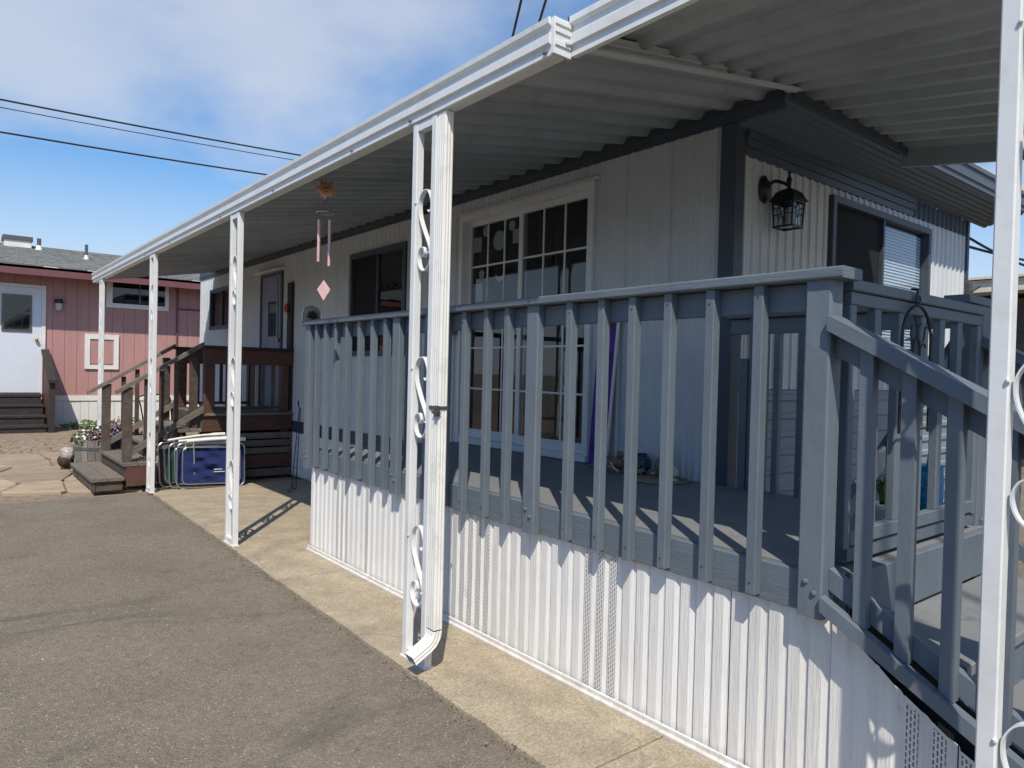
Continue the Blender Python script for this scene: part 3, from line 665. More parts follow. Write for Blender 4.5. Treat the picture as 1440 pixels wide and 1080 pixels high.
# side railing by the house corner
sr = part_empty('side_railing', dk)
gb('rail_cap', sr, 3.79, 3.93, 1.28, YE-.025, 1.895, 1.932, c=.006, mt='grey_paint_y')
gb('sub_rail', sr, 3.84, 3.88, 1.342, YE-.026, 1.80, 1.893, mt='grey_paint_y')
gb('railing_post', sr, 3.815, 3.905, 2.36, 2.45, FZ, 1.894, c=.005); gb('post_block', sr, 3.80, 3.90, 2.452, 2.50, FZ, 1.65)
for y in (2.255, 2.105, 1.9, 1.70, 1.5): gb('baluster', sr, 3.83, 3.868, y, y+.038, FZ, 1.80, c=.003)
gb('railing_post', sr, 3.86, 3.95, 1.225, 1.315, 0.0, 1.90, c=.005); gb('post_cap', sr, 3.65, 3.96, 1.215, 1.325, 1.902, 1.94)
# gate
gt = part_empty('gate', dk); GY0, GY1 = 1.212, 1.250
gb('stile', gt, 2.518, 2.565, GY0, GY1, .925, 1.80); gb('stile', gt, 3.755, 3.80, GY0, GY1, .925, 1.80)
gb('top_rail', gt, 2.505, 3.805, GY0-.012, GY1+.03, 1.852, 1.892); gb('gate_rail', gt, 2.518, 3.80, GY0, GY1, 1.802, 1.850)
gb('bottom_rail', gt, 2.567, 3.753, GY0, GY1, .93, .985); gb('toe_rail', gt, 2.567, 3.80, GY0+.01, GY1+.05, .868, .922)
for x in (2.715, 2.92, 3.125, 3.325, 3.52): gb('baluster', gt, x, x+.050, GY0+.002, GY1-.002, .987, 1.80, c=.003)
mb = MB(); mb.bar((2.60, GY1+.018, 1.02), (3.70, GY1+.018, 1.74), .034, .06); mb.build('brace', 'grey_paint', gt)
# steps down toward the drive
st = part_empty('steps', dk)
for k, (z, y1, y0) in enumerate(((.65, 1.163, .80), (.445, .838, .475), (.24, .513, .15))):
    gb('tread', st, 2.49, 3.82, y0, y1, z-.04, z, mt='deck_floor')
    if k < 2: gb('riser', st, 2.50, 3.81, y0+.022, y0+.04, z-.205, z-.042)
mb = MB(); mb.box(2.50, 3.81, .172, .19, -.01, .198); mb.build('riser', 'grey_paint', st)
SL = .537
for x0, x1 in ((2.375, 2.415), (3.86, 3.90)):
    zr = lambda y, z0: z0-(1.21-y)*SL
    def slope(name, xa, xb, ya, yb_, z0, h):
        mb = MB(); mb.hexa([(xa,yb_,zr(yb_,z0)),(xb,yb_,zr(yb_,z0)),(xb,ya,zr(ya,z0)),(xa,ya,zr(ya,z0)),(xa,yb_,zr(yb_,z0)+h),(xb,yb_,zr(yb_,z0)+h),(xb,ya,zr(ya,z0)+h),(xa,ya,zr(ya,z0)+h)]); return mb.build(name, 'grey_paint', st)
    yt = 1.2105 if x0 < 3 else 1.2235
    slope('handrail', x0-.03, x1+.045, yt, .12, 1.70, .052); slope('sub_rail', x1+.0015, x1+.038, yt, .16, 1.615, .083)
    slope('lower_rail', x1+.0015, x1+.035, yt, .16, .80, .075); slope('lower_rail', x0-.022, x0-.0015+.02, yt, .16, .735, .052) if x0 < 3 else None
    for y in (1.107, .973, .84, .70, .56, .42, .28):
        mb = MB(); zt = lambda yy: zr(yy, 1.698); zl = lambda yy: zr(yy, .79)
        mb.hexa([(x0+.001,y-.042,zl(y-.042)),(x1,y-.042,zl(y-.042)),(x1,y,zl(y)),(x0+.001,y,zl(y)),(x0+.001,y-.042,zt(y-.042)),(x1,y-.042,zt(y-.042)),(x1,y,zt(y)),(x0+.001,y,zt(y))]); mb.build('baluster', 'grey_paint', st)
    gb('newel_post', st, x0-.012, x0+.077, .06, .15, 0, 1.15, c=.005)
# dark sheet closing the underside of the steps
mb = MB(); mb.hexa([(2.47,.16,.05),(2.485,.16,.05),(2.485,1.16,.40),(2.47,1.16,.40),(2.47,.16,.17),(2.485,.16,.17),(2.485,1.16,.74),(2.47,1.16,.74)]); mb.build('underside_sheet', 'dark_interior', dk)
for y in (2.0, 3.6, 5.2):
    for x in (2.62, 3.6): gb('support_post', dk, x, x+.09, y, y+.09, 0, FZ-.032)

# ================================================================ DECK SKIRTING
sk = thing('deck_skirting', 'white ribbed vinyl skirting below the grey deck', 'skirting')
PW = .406; XS = 2.445
def ztop(y): return .712 if y > 1.19 else (.69 if y > 1.17 else max(.05, .69-(1.17-y)*(.895 if y > 1.0 else .62)-(.0 if y > 1 else .045)))
vent = lambda y: any(a <= y <= b for a, b in ((4.98, 5.2), (4.6, 4.75), (3.52, 3.70), (3.20, 3.46), (2.16, 2.42), (.66, .99)))
y = 5.675; rw = PW/5
rr = random.Random(11)
while y > -.2:
    mb = MB(); pr = []; vs = []
    for k in range(5):
        a = y-.0015-k*rw
        pr += [(a, 0), (a-.004, .0), (a-.006, .009), (a-.052, .009), (a-.071, .0)]
        if vent(a-.03): vs.append(a)
    pr.append((y-PW+.001, 0))
    js = [rr.uniform(-.008, .008) if yy < 1.17 else 0 for yy, d in pr]; pr = [(yy+rr.uniform(-.0015, .0015), d+rr.uniform(-.0006, .0006)) for yy, d in pr]; tilt = rr.uniform(-.003, .002)
    mb.loft([[(XS-d, yy, .022) for yy, d in pr], [(XS-d-tilt*.6, yy, .3) for yy, d in pr] if y > 1.3 else [(XS-d, yy, .024) for yy, d in pr], [(XS-d, yy, ztop(yy)+j) for (yy, d), j in zip(pr, js)]], closed=False)
    pn = mb.build('skirting_panel', 'skirt_white', sk)
    for a in vs:
        mb = MB(); q = [(a-.0085, .0102), (a-.050, .0102)]
        mb.quad((XS-.0102, a-.0085, .04), (XS-.0102, a-.050, .04), (XS-.0102, a-.050, ztop(a-.050)-.012), (XS-.0102, a-.0085, ztop(a-.0085)-.012)); mb.build('vent_strip', 'vent_white', pn)
    y -= PW
mb = MB(); pr = [(2.458,.0),(2.404,.0),(2.404,.012),(2.42,.018),(2.42,.036),(2.427,.04),(2.43,.02),(2.458,.02)]
for a, b in ((5.685, 1.93), (1.927, -.3)): MB().loft([[(p, yy, z) for p, z in pr] for yy in (a, b)]).build('bottom_track', 'skirt_white', sk)
B('end_panel', 'skirt_white', sk, 2.46, XW-.02, 5.672, 5.682, .0, .699)

# ================================================================ SMALL THINGS ON THE GREY DECK
# purple banner board
bn = thing('purple_banner', 'narrow purple paw-print banner board leaning beside the sliding door', 'banner', (3.78, 3.65, FZ))
zt, zb_ = 1.97, FZ+.003
A = Vector((3.765, 3.745, zb_)); Bq = Vector((3.765, 3.575, zb_)); Ct = Vector((3.815, 3.525, zt)); Dt = Vector((3.815, 3.705, zt)); th = Vector((.014, 0, 0))
MB().hexa([A, Bq, Bq+th, A+th, Dt, Ct, Ct+th, Dt+th]).build('board', 'purple_cloth', bn)
e = Vector((-.004, 0, 0)); s1 = Vector((0, -.014, 0)); MB().hexa([Bq+e, Bq+s1+e, Bq+s1+th, Bq+th+Vector((0,-.0005,0)), Ct+e, Ct+s1+e, Ct+s1+th, Ct+th+Vector((0,-.0005,0))]).build('edge_trim', 'white_plastic', bn)
def onb(u, v): return A.lerp(Bq, u)*(1-v)+Dt.lerp(Ct, u)*v+Vector((-.003, 0, 0))
def disc(mb, u, v, ru, rv, n=10): mb.poly([onb(u+ru*math.cos(2*math.pi*k/n), v+rv*math.sin(2*math.pi*k/n)) for k in range(n)])
for (u, v) in ((.75, .93), (.35, .80), (.70, .72), (.3, .56), (.68, .28), (.25, .12), (.7, .05)):
    mb = MB(); disc(mb, u, v, .13, .017)
    for du, dvv in ((-.17, .018), (-.06, .032), (.08, .032), (.18, .018)): disc(mb, u+du, v+dvv, .05, .010, 8)
    mb.build('paw_print', 'black_metal', bn)
for (u, v) in ((.75, .50), (.72, .43)):
    mb = MB(); mb.poly([onb(u+x*.09, v+z*.018) for x, z in ((0,-1),(.9,.1),(.7,.8),(0,.35),(-.7,.8),(-.9,.1))]); mb.build('heart_mark', 'paper', bn)
# ornaments
def blob(mb, c, r, sx=1, sy=1, sz=1, n=12, m=8, jit=0):
    c = Vector(c); rings = []
    for j in range(m+1):
        th_ = math.pi*j/m; rr2 = max(.001, math.sin(th_)*r); rings.append([c+Vector((sx*rr2*math.cos(2*math.pi*k/n), sy*rr2*math.sin(2*math.pi*k/n), -sz*r*math.cos(th_)))*(1+rnd(-jit, jit)) if 0 else c+Vector((sx*rr2*math.cos(2*math.pi*k/n), sy*rr2*math.sin(2*math.pi*k/n), -sz*r*math.cos(th_)))*1.0+Vector((rnd(-jit,jit),rnd(-jit,jit),rnd(-jit,jit)))*r for k in range(n)])
    mb.sm = True; return mb.loft(rings)
dw = thing('driftwood_bundle', 'tangle of pale driftwood twigs on the deck below the purple banner', 'driftwood', (3.66, 3.38, FZ))
for k in range(26):
    a = rnd(0, 6.28); r = rnd(.02, .13); x0 = 3.68+rnd(-.07, .07); y0 = 3.33+rnd(-.24, .22); l = rnd(.05, .14)
    p = [(x0, y0, FZ+.012+rnd(0, .03)), (x0+l*.5*math.cos(a), y0+l*.5*math.sin(a), FZ+.02+rnd(0, .05)), (x0+l*math.cos(a)*.9, y0+l*math.sin(a), FZ+.012+rnd(0, .07))]
    MB().tube(p, [.009, .007, .003], 5).build('twig', random.choice(['driftwood', 'driftwood', 'shell_white', 'brown_figure']), dw)
def figure(name, label, x, y, mt, kind):
    t = thing(name, label, 'figurine', (x, y, FZ))
    if kind == 'bird':
        blob(MB(), (x, y, FZ+.06), .045, 1, 1.25, 1.1).build('body', mt, t); blob(MB(), (x-.01, y-.03, FZ+.125), .026).build('head', mt, t)
        MB().tube([(x-.01, y-.05, FZ+.122), (x-.012, y-.085, FZ+.112)], [.009, .002], 6).build('beak', 'driftwood', t); MB().tube([(x, y+.04, FZ+.07), (x, y+.10, FZ+.10)], [.022, .008], 6).build('tail', mt, t); B('base', 'driftwood', t, x-.03, x+.03, y-.04, y+.04, FZ+.001, FZ+.018)
    if kind == 'rabbit':
        blob(MB(), (x, y, FZ+.075), .055, .9, 1.1, 1.35, jit=.03).build('body', mt, t); blob(MB(), (x-.01, y-.02, FZ+.165), .035, .9, 1, 1.05).build('head', mt, t)
        for s in (-1, 1): blob(MB(), (x+.012*s, y+.005, FZ+.205), .028, .35, .5, 1.3).build('ear', mt, t)
        for s in (-1, 1): blob(MB(), (x-.02, y-.03+.02*s, FZ+.02), .022, 1.2, .8, .8).build('paw', mt, t)
    if kind == 'pot':
        MB().lathe([(.0,.001),(.035,.001),(.058,.04),(.062,.08),(.045,.115),(.034,.12),(.034,.135),(.042,.14),(.036,.141),(.028,.12),(0,.1)], (x, y, FZ), 18).build('body', mt, t); MB().lathe([(.037,.112),(.05,.108),(.05,.116),(.037,.12)], (x, y, FZ), 18).build('rim_band', 'dark_steel', t)
    if kind == 'shell':
        MB().lathe([(0,.0),(.05,.002),(.055,.012),(.02,.03),(.018,.05),(0,.05)], (x, y, FZ), 14).build('foot', mt, t)
        mb = MB(); o = []
        for k in range(33):
            a = math.pi*(k/32); r = .07*(1-.06*(k % 2)); o.append((r*math.cos(a), .045+r*math.sin(a)*.95))
        mb.prism(o, lambda p, q: (x-.012+.02*q, y+p[0], FZ+p[1])); mb.build('fan', mt, t)
figure('bird_figurine', 'small brown bird figurine among the driftwood by the banner', 3.72, 3.40, 'brown_figure', 'bird')
figure('teal_pot', 'small dark teal glazed pot against the white siding', 3.80, 3.25, 'teal_glaze', 'pot')
figure('rabbit_figurine', 'brown upright rabbit figurine on the deck by the white siding', 3.74, 3.02, 'brown_figure', 'rabbit')
figure('shell_ornament', 'white fan shell ornament beside the brown rabbit figurine', 3.69, 2.92, 'shell_white', 'shell')
mb = MB(); mb.lathe([(0,.0005),(.19,.0005),(.2,.006),(.19,.008),(0,.006)], (3.66, 2.98, FZ), 22); t = tag(mb.build('woven_mat', 'driftwood'), 'round woven mat under the rabbit figurine on the grey deck', 'mat')
for v in t.data.vertices: pass
# plaque standing on the far end of the railing
pl = thing('metal_plaque', 'small arched grey metal plaque standing on the railing end cap', 'ornament', (2.44, 5.69, 1.918))
o = [(-.075, 0), (.075, 0), (.075, .055)]+[(.075*math.cos(a), .055+.06*math.sin(a)) for a in [math.pi*k/12 for k in range(1, 12)]]+[(-.075, .055)]
mb = MB(); mb.prism(o, lambda p, t: (2.42+p[0], 5.695-.012+.024*t, 1.9185+p[1])); mb.build('plate', 'driftwood', pl)
o2 = [(2.42+.082*math.cos(a), 5.69, 1.9185+.052+.07*math.sin(a)) for a in [math.pi*k/14 for k in range(15)]]
MB().tube([(2.502, 5.69, 1.926)]+o2+[(2.338, 5.69, 1.926)], .008, 6).build('rim', 'aluminium', pl)
for s in range(7):
    a = math.pi*(s+.5)/7; MB().tube([(2.42, 5.677, 1.94), (2.42+.05*math.cos(a), 5.677, 1.945+.06*math.sin(a))], [.004, .007], 5).build('relief', 'black_metal', pl)
# wire arch trellis hung on the gate
tr = thing('wire_trellis', 'black wire arch ornament with a sun motif hanging on the grey gate', 'ornament', (3.02, 1.17, 1.33))
yt = 1.188; xc = 3.02; r = .135
def wire(p, rad=.005, name='wire'): return MB().tube([(a, yt, b) for a, b in p], rad, 5).build(name, 'black_metal', tr)
wire([(xc-r, 1.33), (xc-r, 1.70)]+[(xc+r*math.cos(a), 1.70+.135*math.sin(a)) for a in [math.pi-math.pi*k/14 for k in range(15)]]+[(xc+r, 1.70), (xc+r, 1.33)], .006, 'arch')
wire([(xc-r, 1.345), (xc+r, 1.345)], .004, 'cross_wire'); wire([(xc, 1.33), (xc, 1.56)], .004, 'stem')
MB().tube([(xc+.032*math.cos(a), yt, 1.655+.05*math.sin(a)) for a in [2*math.pi*k/16 for k in range(16)]], .005, 5, closed=True).build('sun_ring', 'black_metal', tr)
for k in range(12):
    a = 2*math.pi*k/12+.2; c_, s_ = math.cos(a), math.sin(a); l = .11 if k % 2 else .085; q = .016*(-1)**k
    wire(catmull([(xc+.034*c_, 0, 1.655+.052*s_) if 0 else Vector((xc+.034*c_, 1.655+.052*s_, 0)), Vector((xc+.07*c_-q*s_, 1.655+.09*s_+q*c_, 0)), Vector((xc+min(l, .125)*c_+q*s_*.5, 1.655+(l+.045)*s_-q*c_*.5, 0))], 4) if 0 else [(v.x, v.y) for v in catmull([Vector((xc+.034*c_, 1.655+.052*s_, 0)), Vector((xc+.07*c_-q*s_, 1.655+.09*s_+q*c_, 0)), Vector((xc+l*c_+q*s_*.5, 1.655+(l+.035)*s_-q*c_*.5, 0))], 4)], .0035, 'ray')
mb = MB(); mb.tube([(xc, yt, 1.835), (xc-.012, yt, 1.86), (xc, yt+.002, 1.898), (xc, 1.215, 1.903)], .005, 5); mb.build('hook', 'black_metal', tr)
for s in (-1, 1): wire([(v.x, v.y) for v in catmull([Vector((xc, 1.835, 0)), Vector((xc+.02*s, 1.855, 0)), Vector((xc+.012*s, 1.875, 0)), Vector((xc+.003*s, 1.862, 0))], 4)], .004, 'curl')
# wall lantern
ln = thing('wall_lantern', 'black coach lantern mounted on the white end wall by the corner', 'lamp', (4.25, YE, 2.6))
lx, ly = 4.23, 2.46
MB().lathe([(0,-.012),(.055,-.012),(.062,-.004),(.05,.006),(.04,.018),(0,.02)], (0,0,0), 20).build('backplate', 'black_metal', ln)
bp_ = ln.children[-1]; bp_.matrix_parent_inverse = Matrix.Identity(4); bp_.location = (lx-.05-4.25, -.02, .165); bp_.rotation_euler = (math.radians(90), 0, 0); bp_.scale = (1, 1.5, 1)
MB().tube(catmull([(lx-.05, YE-.02, 2.75), (lx-.045, YE-.06, 2.80), (lx-.02, ly+.07, 2.81), (lx, ly+.005, 2.775), (lx, ly, 2.74)], 5), .011, 8).build('arm', 'black_metal', ln)
MB().lathe([(.0,.0),(.008,.0),(.015,.03),(.012,.045),(.02,.055),(.012,.07),(.006,.09),(.011,.10),(.0,.125)], (lx, ly, 2.752), 12).build('finial', 'black_metal', ln)
sq = lambda r, z: [(lx-r, ly-r, z), (lx+r, ly-r, z), (lx+r, ly+r, z), (lx-r, ly+r, z)]
MB().loft([sq(.085, 2.668), sq(.087, 2.675), sq(.075, 2.69), sq(.06, 2.725), sq(.035, 2.745), sq(.015, 2.755)]).build('roof', 'black_metal', ln)
mb = MB(); r0, r1 = .070, .062
for sx in (-1, 1):
    for sy in (-1, 1): mb.bar((lx+sx*r1, ly+sy*r1, 2.505), (lx+sx*r0, ly+sy*r0, 2.672), .010, .010, up=(1, 0, 0))
for z, r in ((2.505, .066), (2.66, .071)):
    for a, b in (((-1,-1),(1,-1)),((1,-1),(1,1)),((1,1),(-1,1)),((-1,1),(-1,-1))): mb.bar((lx+a[0]*r, ly+a[1]*r, z), (lx+b[0]*r, ly+b[1]*r, z), .011, .011)
mb.build('cage', 'black_metal', ln)
mb = MB()
for ax in range(4):
    c_, s_ = math.cos(ax*math.pi/2), math.sin(ax*math.pi/2); R_ = lambda u, z: (lx+.066*c_-u*s_, ly+.066*s_+u*c_, z)
    for a, b in (((0,2.655),(.022,2.615)),((.022,2.615),(0,2.555)),((0,2.555),(-.022,2.615)),((-.022,2.615),(0,2.655)),((-.06,2.58),(-.012,2.585)),((.012,2.585),(.06,2.58)),((-.06,2.63),(-.022,2.615)),((.022,2.615),(.06,2.63)),((0,2.51),(0,2.555))): mb.bar(R_(*a), R_(*b), .004, .004, up=(.3, .2, 1))
mb.build('leading', 'black_metal', ln)
mb = MB(); mb.loft([sq(.056, 2.508), sq(.063, 2.665)]); mb.build('pane', 'lantern_glass', ln)
MB().lathe([(0,0),(.012,0),(.012,.06),(.022,.085),(.02,.11),(0,.12)], (lx, ly, 2.512), 10).build('bulb', 'lamp_glass', ln)
# wind chime
wc = thing('wind_chime', 'copper sun wind chime with pink tubes and a diamond sail hanging below the awning', 'wind chime', (2.15, 4.855, 2.0))
cx, cy = 2.15, 4.855; V2 = lambda u, z, d=0: (cx+u*.78+d*.62, cy-u*.627+d*.78, z)
MB().tube([V2(0, 2.93), V2(0, 2.885)], .0022, 5).build('hook', 'dark_steel', wc)
mb = MB(); o = []
for k in range(40):
    a = 2*math.pi*k/40; r = (.052, .064, .082, .060)[k % 4]*(1 if (k//4) % 2 else .9); o.append((r*math.cos(a+.12*math.sin(a*5)), 2.815+r*math.sin(a+.12*math.sin(a*5))))
mb.prism(o, lambda p, t: V2(p[0], p[1], -.002+.004*t)); mb.build('sun_disc', 'copper', wc)
MB().tube([V2(.036*math.cos(2*math.pi*k/16), 2.815+.036*math.sin(2*math.pi*k/16), -.004) for k in range(16)], .003, 5, closed=True).build('sun_ring', 'copper', wc)
for s in (-.013, .013): blob(MB(), V2(s, 2.825, -.004), .005).build('eye', 'black_metal', wc)
MB().tube([V2(-.014, 2.80, -.005), V2(0, 2.795, -.005), V2(.014, 2.80, -.005)], .002, 5).build('mouth', 'black_metal', wc)
for a in (0, 2.1, 4.2): MB().tube([V2(0, 2.74), (cx+.06*math.cos(a), cy+.06*math.sin(a), 2.647)], .0014, 4).build('cord', 'dark_steel', wc)
MB().tube([(cx+.062*math.cos(2*math.pi*k/20), cy+.062*math.sin(2*math.pi*k/20), 2.645) for k in range(20)], .005, 6, closed=True).build('ring', 'aluminium', wc)
for i, a in enumerate((.4, 2.0, 3.3, 5.0)):
    x, y = cx+.05*math.cos(a), cy+.05*math.sin(a); l = .24+.03*i
    MB().tube([(x, y, 2.645), (x, y, 2.59)], .0012, 4).build('cord', 'dark_steel', wc); MB().tube([(x, y, 2.59), (x, y, 2.59-l)], .0105, 10).build('chime_tube', 'chime_pink', wc)
MB().tube([V2(0, 2.64), V2(0, 2.155)], .0012, 4).build('cord', 'dark_steel', wc)
mb = MB(); mb.prism([(0, 2.165), (.048, 2.095), (0, 2.015), (-.048, 2.095)], lambda p, t: V2(p[0], p[1], -.002+.004*t)); mb.build('sail', 'chime_pink', wc)

# scrolled wire stake leaning at the wall base
wt = thing('wire_ladder', 'thin black scrolled wire ladder trellis standing by the white wall', 'trellis', (3.5, 8.7, 0))
a0, a1 = Vector((3.36, 8.42, .003)), Vector((3.50, 8.62, .003)); top = Vector((3.60, 8.80, 1.0))
b0 = [a0.lerp(top, t)+Vector((-.0, 0, 0)) for t in (0, .25, .5, .75)]; b1 = [a1.lerp(top+Vector((.03,.04,0)), t) for t in (0, .25, .5, .75)]
MB().tube(b0+[top], .006, 5).build('rail', 'black_metal', wt); MB().tube(b1+[top+Vector((.03,.04,0))], .006, 5).build('rail', 'black_metal', wt)
for k in range(1, 11): MB().tube([a0.lerp(top, k/11), a1.lerp(top+Vector((.03,.04,0)), k/11)], .004, 5).build('rung', 'black_metal', wt)
MB().tube(catmull([top, top+Vector((0, .02, .05)), top+Vector((-.03, -.03, .10)), top+Vector((-.05, -.07, .07)), top+Vector((-.03, -.05, .03))], 5), .006, 5).build('scroll', 'black_metal', wt)
for q in (a0, a1): MB().tube(catmull([q, q+Vector((-.03,-.03,.002)), q+Vector((-.05,-.02,.03)), q+Vector((-.03,0,.04))], 4), .006, 5).build('foot_curl', 'black_metal', wt)

# ================================================================ BROWN DECK
bd = thing('brown_deck', 'weathered brown wooden porch and stairs at the grey entry door', 'deck')
D0, D1, BX = 9.65, 11.15, 2.66
def wbx(name, par, *a, mt='brown_wood', c=.004): return B(name, mt, par, *a, c=c)
for k in range(8): wbx('floor_board', bd, BX, XW-.03, D0-.03+.196*k, D0-.03+.196*k+.19, .865, .90, mt='grey_wood')
wbx('rim_board', bd, BX+.002, XW-.03, D0, D0+.035, .66, .863, mt='red_wood'); wbx('rim_board', bd, BX-.034, BX, D0-.0, D1, .70, .898)
for k, (z0, z1, mt_) in enumerate(((.545,.625,'grey_wood'),(.44,.525,'grey_wood'),(.34,.42,'grey_wood'),(.15,.325,'red_wood'),(.03,.13,'grey_wood'))):
    wbx('skirt_slat', bd, BX+.02, XW-.03, D0+.006, D0+.03, z0, z1, mt=mt_)
for x in (BX+.02, 3.70):
    for y in (D0+.036, D1-.1): wbx('post', bd, x, x+.13 if x < 3 else x+.1, y, y+.1, 0, 1.745, mt='red_wood')
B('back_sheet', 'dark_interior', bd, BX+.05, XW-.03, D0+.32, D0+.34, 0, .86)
for y in (D0+.03, D1-.09):
    wbx('apron', bd, BX+.0, XW-.03, y-.02, y+.015 if y > 10 else y+.004, 1.545, 1.745, mt='red_wood'); wbx('top_rail', bd, BX-.05, XW-.03, y-.05, y+.12, 1.747, 1.785, mt='dark_wood')
    wbx('bottom_rail', bd, BX+.155, 3.698, y+.01, y+.05, .945, .985)
    for x in (2.95, 3.10, 3.28, 3.42, 3.56): wbx('baluster', bd, x, x+.045, y+.006, y+.04, .987, 1.56)
bs = part_empty('stairs', bd)
lv = [(1.40,1.74,.158),(1.74,2.06,.32),(2.06,2.36,.515),(2.36,BX-.035,.71)]
for k, (x0, x1, z) in enumerate(lv):
    ya = D0-.13 if k == 0 else D0-.10
    for s in range(2): wbx('tread', bs, x0-.02+(x1-x0+.02)*s/2+.004, x0-.02+(x1-x0+.02)*(s+1)/2-.004, ya, D1+.05 if k else D1+.06, z-.04, z, mt='grey_wood')
    wbx('riser', bs, x0+.01, x0+.035, ya+.02, D1+.03, max(0, z-.2)+.002, z-.042, mt='brown_wood')
wbx('side_panel', bs, 1.76, 2.10, D0-.095, D0-.07, .035, .278, mt='red_wood'); wbx('side_panel', bs, 1.44, 1.72, D0-.10, D0-.08, .0, .115, mt='brown_wood'); wbx('side_panel', bs, 2.12, BX-.04, D0-.06, D0-.035, .02, .47, mt='brown_wood')
for y in (D0-.02, D1-.10):
    far = y > 10
    wbx('stair_post', bs, 1.735, 1.835, y, y+.09, .322, 1.235); wbx('stair_post', bs, 2.50, 2.59, y+.02, y+.1, .712, 1.62)
    for nm, h0, zo, w_ in (('handrail', .05, 0, .13), ('guard_board', .085, -.85, .035)):
        mb = MB(); a = Vector((1.56 if (far and zo == 0) else (1.66 if zo == 0 else 1.84), y+.045-(.0 if zo == 0 else .058), 0)); b = Vector((BX-.01, a.y, 0)); sl_ = .66
        f_ = lambda x: 1.175+(x-1.70)*.625+zo
        mb.hexa([(a.x,a.y-w_/2,f_(a.x)),(b.x,a.y-w_/2,f_(b.x)),(b.x,a.y+w_/2,f_(b.x)),(a.x,a.y+w_/2,f_(a.x)),(a.x,a.y-w_/2,f_(a.x)+h0),(b.x,a.y-w_/2,f_(b.x)+h0),(b.x,a.y+w_/2,f_(b.x)+h0),(a.x,a.y+w_/2,f_(a.x)+h0)])
        mb.build(nm, 'grey_wood', bs)
    for x in (1.97, 2.14, 2.31): wbx('baluster', bs, x, x+.05, y+.02, y+.07, f_(x)+.84-.53-.0 if 0 else lv[1][2] if x < 2.05 else (lv[2][2] if x < 2.36 else lv[3][2]), 1.17+(x-1.70)*.625)
# wooden wall plant board beside the door
mb = MB(); mb.box(XW-.045, XW-.012, 9.70, 9.86, .92, 2.72); pb = tag(mb.build('wall_board', 'dark_wood'), 'tall dark wooden board on the wall beside the grey entry door', 'board')
rf = thing('red_flower', 'red artificial flower sprig pinned to the dark wall board', 'flower', (XW-.06, 9.78, 2.35))
for k in range(7):
    a = 2*math.pi*k/7; blob(MB(), (XW-.075, 9.82+.04*math.cos(a), 2.36+.04*math.sin(a)), .026, .5, 1, 1).build('petal', 'red_plastic', rf)
MB().tube([(XW-.06, 9.82, 2.36), (XW-.055, 9.80, 2.22)], .004, 5).build('stem', 'leaf_green', rf)
# folded lawn chairs
def chair(i, dx, dy, fab, label):
    t = thing('folded_chair', label, 'chair', (2.12+dx, 9.30+dy, 0), 'folded lawn chairs leaning at the brown porch')
    x0, x1, z0, z1 = 2.12+dx, 2.12+dx+.80, .012, .55; yb0 = 9.25+dy; lean = .08
    def rr_(a, b, c_, d_, r, yo):
        p = []
        for cx_, cz_, s in ((b-r, d_-r, 0), (a+r, d_-r, 1), (a+r, c_+r, 2), (b-r, c_+r, 3)):
            for k in range(5): an = math.pi/2*(s+k/4); p.append((cx_+r*math.cos(an), yb0+yo+lean*((cz_+r*math.sin(an))/.55), cz_+r*math.sin(an)))
        return p
    MB().tube(rr_(x0, x1, z0, z1, .07, 0), .009, 8, closed=True).build('back_frame', 'aluminium', t)
    MB().tube(rr_(x0+.06, x1-.06, z0+.045, z1-.05, .06, -.022), .009, 8, closed=True).build('seat_frame', 'aluminium', t)
    for nm, q in (('back_fabric', (x0+(.34 if i < 2 else .5), x1-.012, z0+.012, z1-.012, 0)), ('seat_fabric', (x0+.075, x1-.16, z0+.06, z1-.095, -.020))):
        mb = MB(); nx, nz = 14, 10; g = {}
        for a in range(nx+1):
            for b in range(nz+1):
                xx = q[0]+(q[1]-q[0])*a/nx; z_ = q[2]+(q[3]-q[2])*b/nz
                sag = .034*math.sin(math.pi*a/nx)*math.sin(math.pi*b/nz)*(math.sin(a*.9+b*1.3+i)+.6*math.sin(a*.4-b*1.9))
                g[a, b] = len(mb.v); mb.v.append((xx, yb0+q[4]+lean*z_/.55+sag, z_))
        for a in range(nx):
            for b in range(nz): mb.f.append((g[a, b], g[a+1, b], g[a+1, b+1], g[a, b+1]))
        mb.sm = True; mb.build(nm, fab, t)
    mb = MB(); mb.box(x0+.42, x0+.52, yb0-.036+lean*.4, yb0-.034+lean*.4, .225, .235); mb.box(x0+.42, x0+.55, yb0-.034+lean*.35, yb0-.032+lean*.35, .195, .205); mb.build('label_tab', 'paper', t)
    MB().tube(catmull([(x0+.10, yb0+.05, .575), (x0+.3, yb0+.055, .592), (x0+.55, yb0+.06, .605), (x1, yb0+.06, .60)], 5), [.016]*12+[.024]*4, 8).build('armrest', 'white_plastic', t)
    for x in (x0+.18, x1-.14): MB().tube([(x, yb0+.05, .57), (x+.03, yb0+.02, .04)], .009, 6).build('leg', 'aluminium', t)
    t.rotation_euler = ((.02, -.03, .0)[i], (-.035, .012, .028)[i], (.05, -.02, -.045)[i])
    t.location.z = (.012, .006, .012)[i]
    return t
chair(0, -.02, .13, 'green_fabric', 'rearmost folded lawn chair, dark green cloth, against the brown porch')
chair(1, .07, .055, 'blue_fabric', 'middle folded lawn chair in blue cloth, squeezed between two others')
chair(2, .13, -.03, 'blue_fabric', 'front folded lawn chair in blue cloth with white tabs')
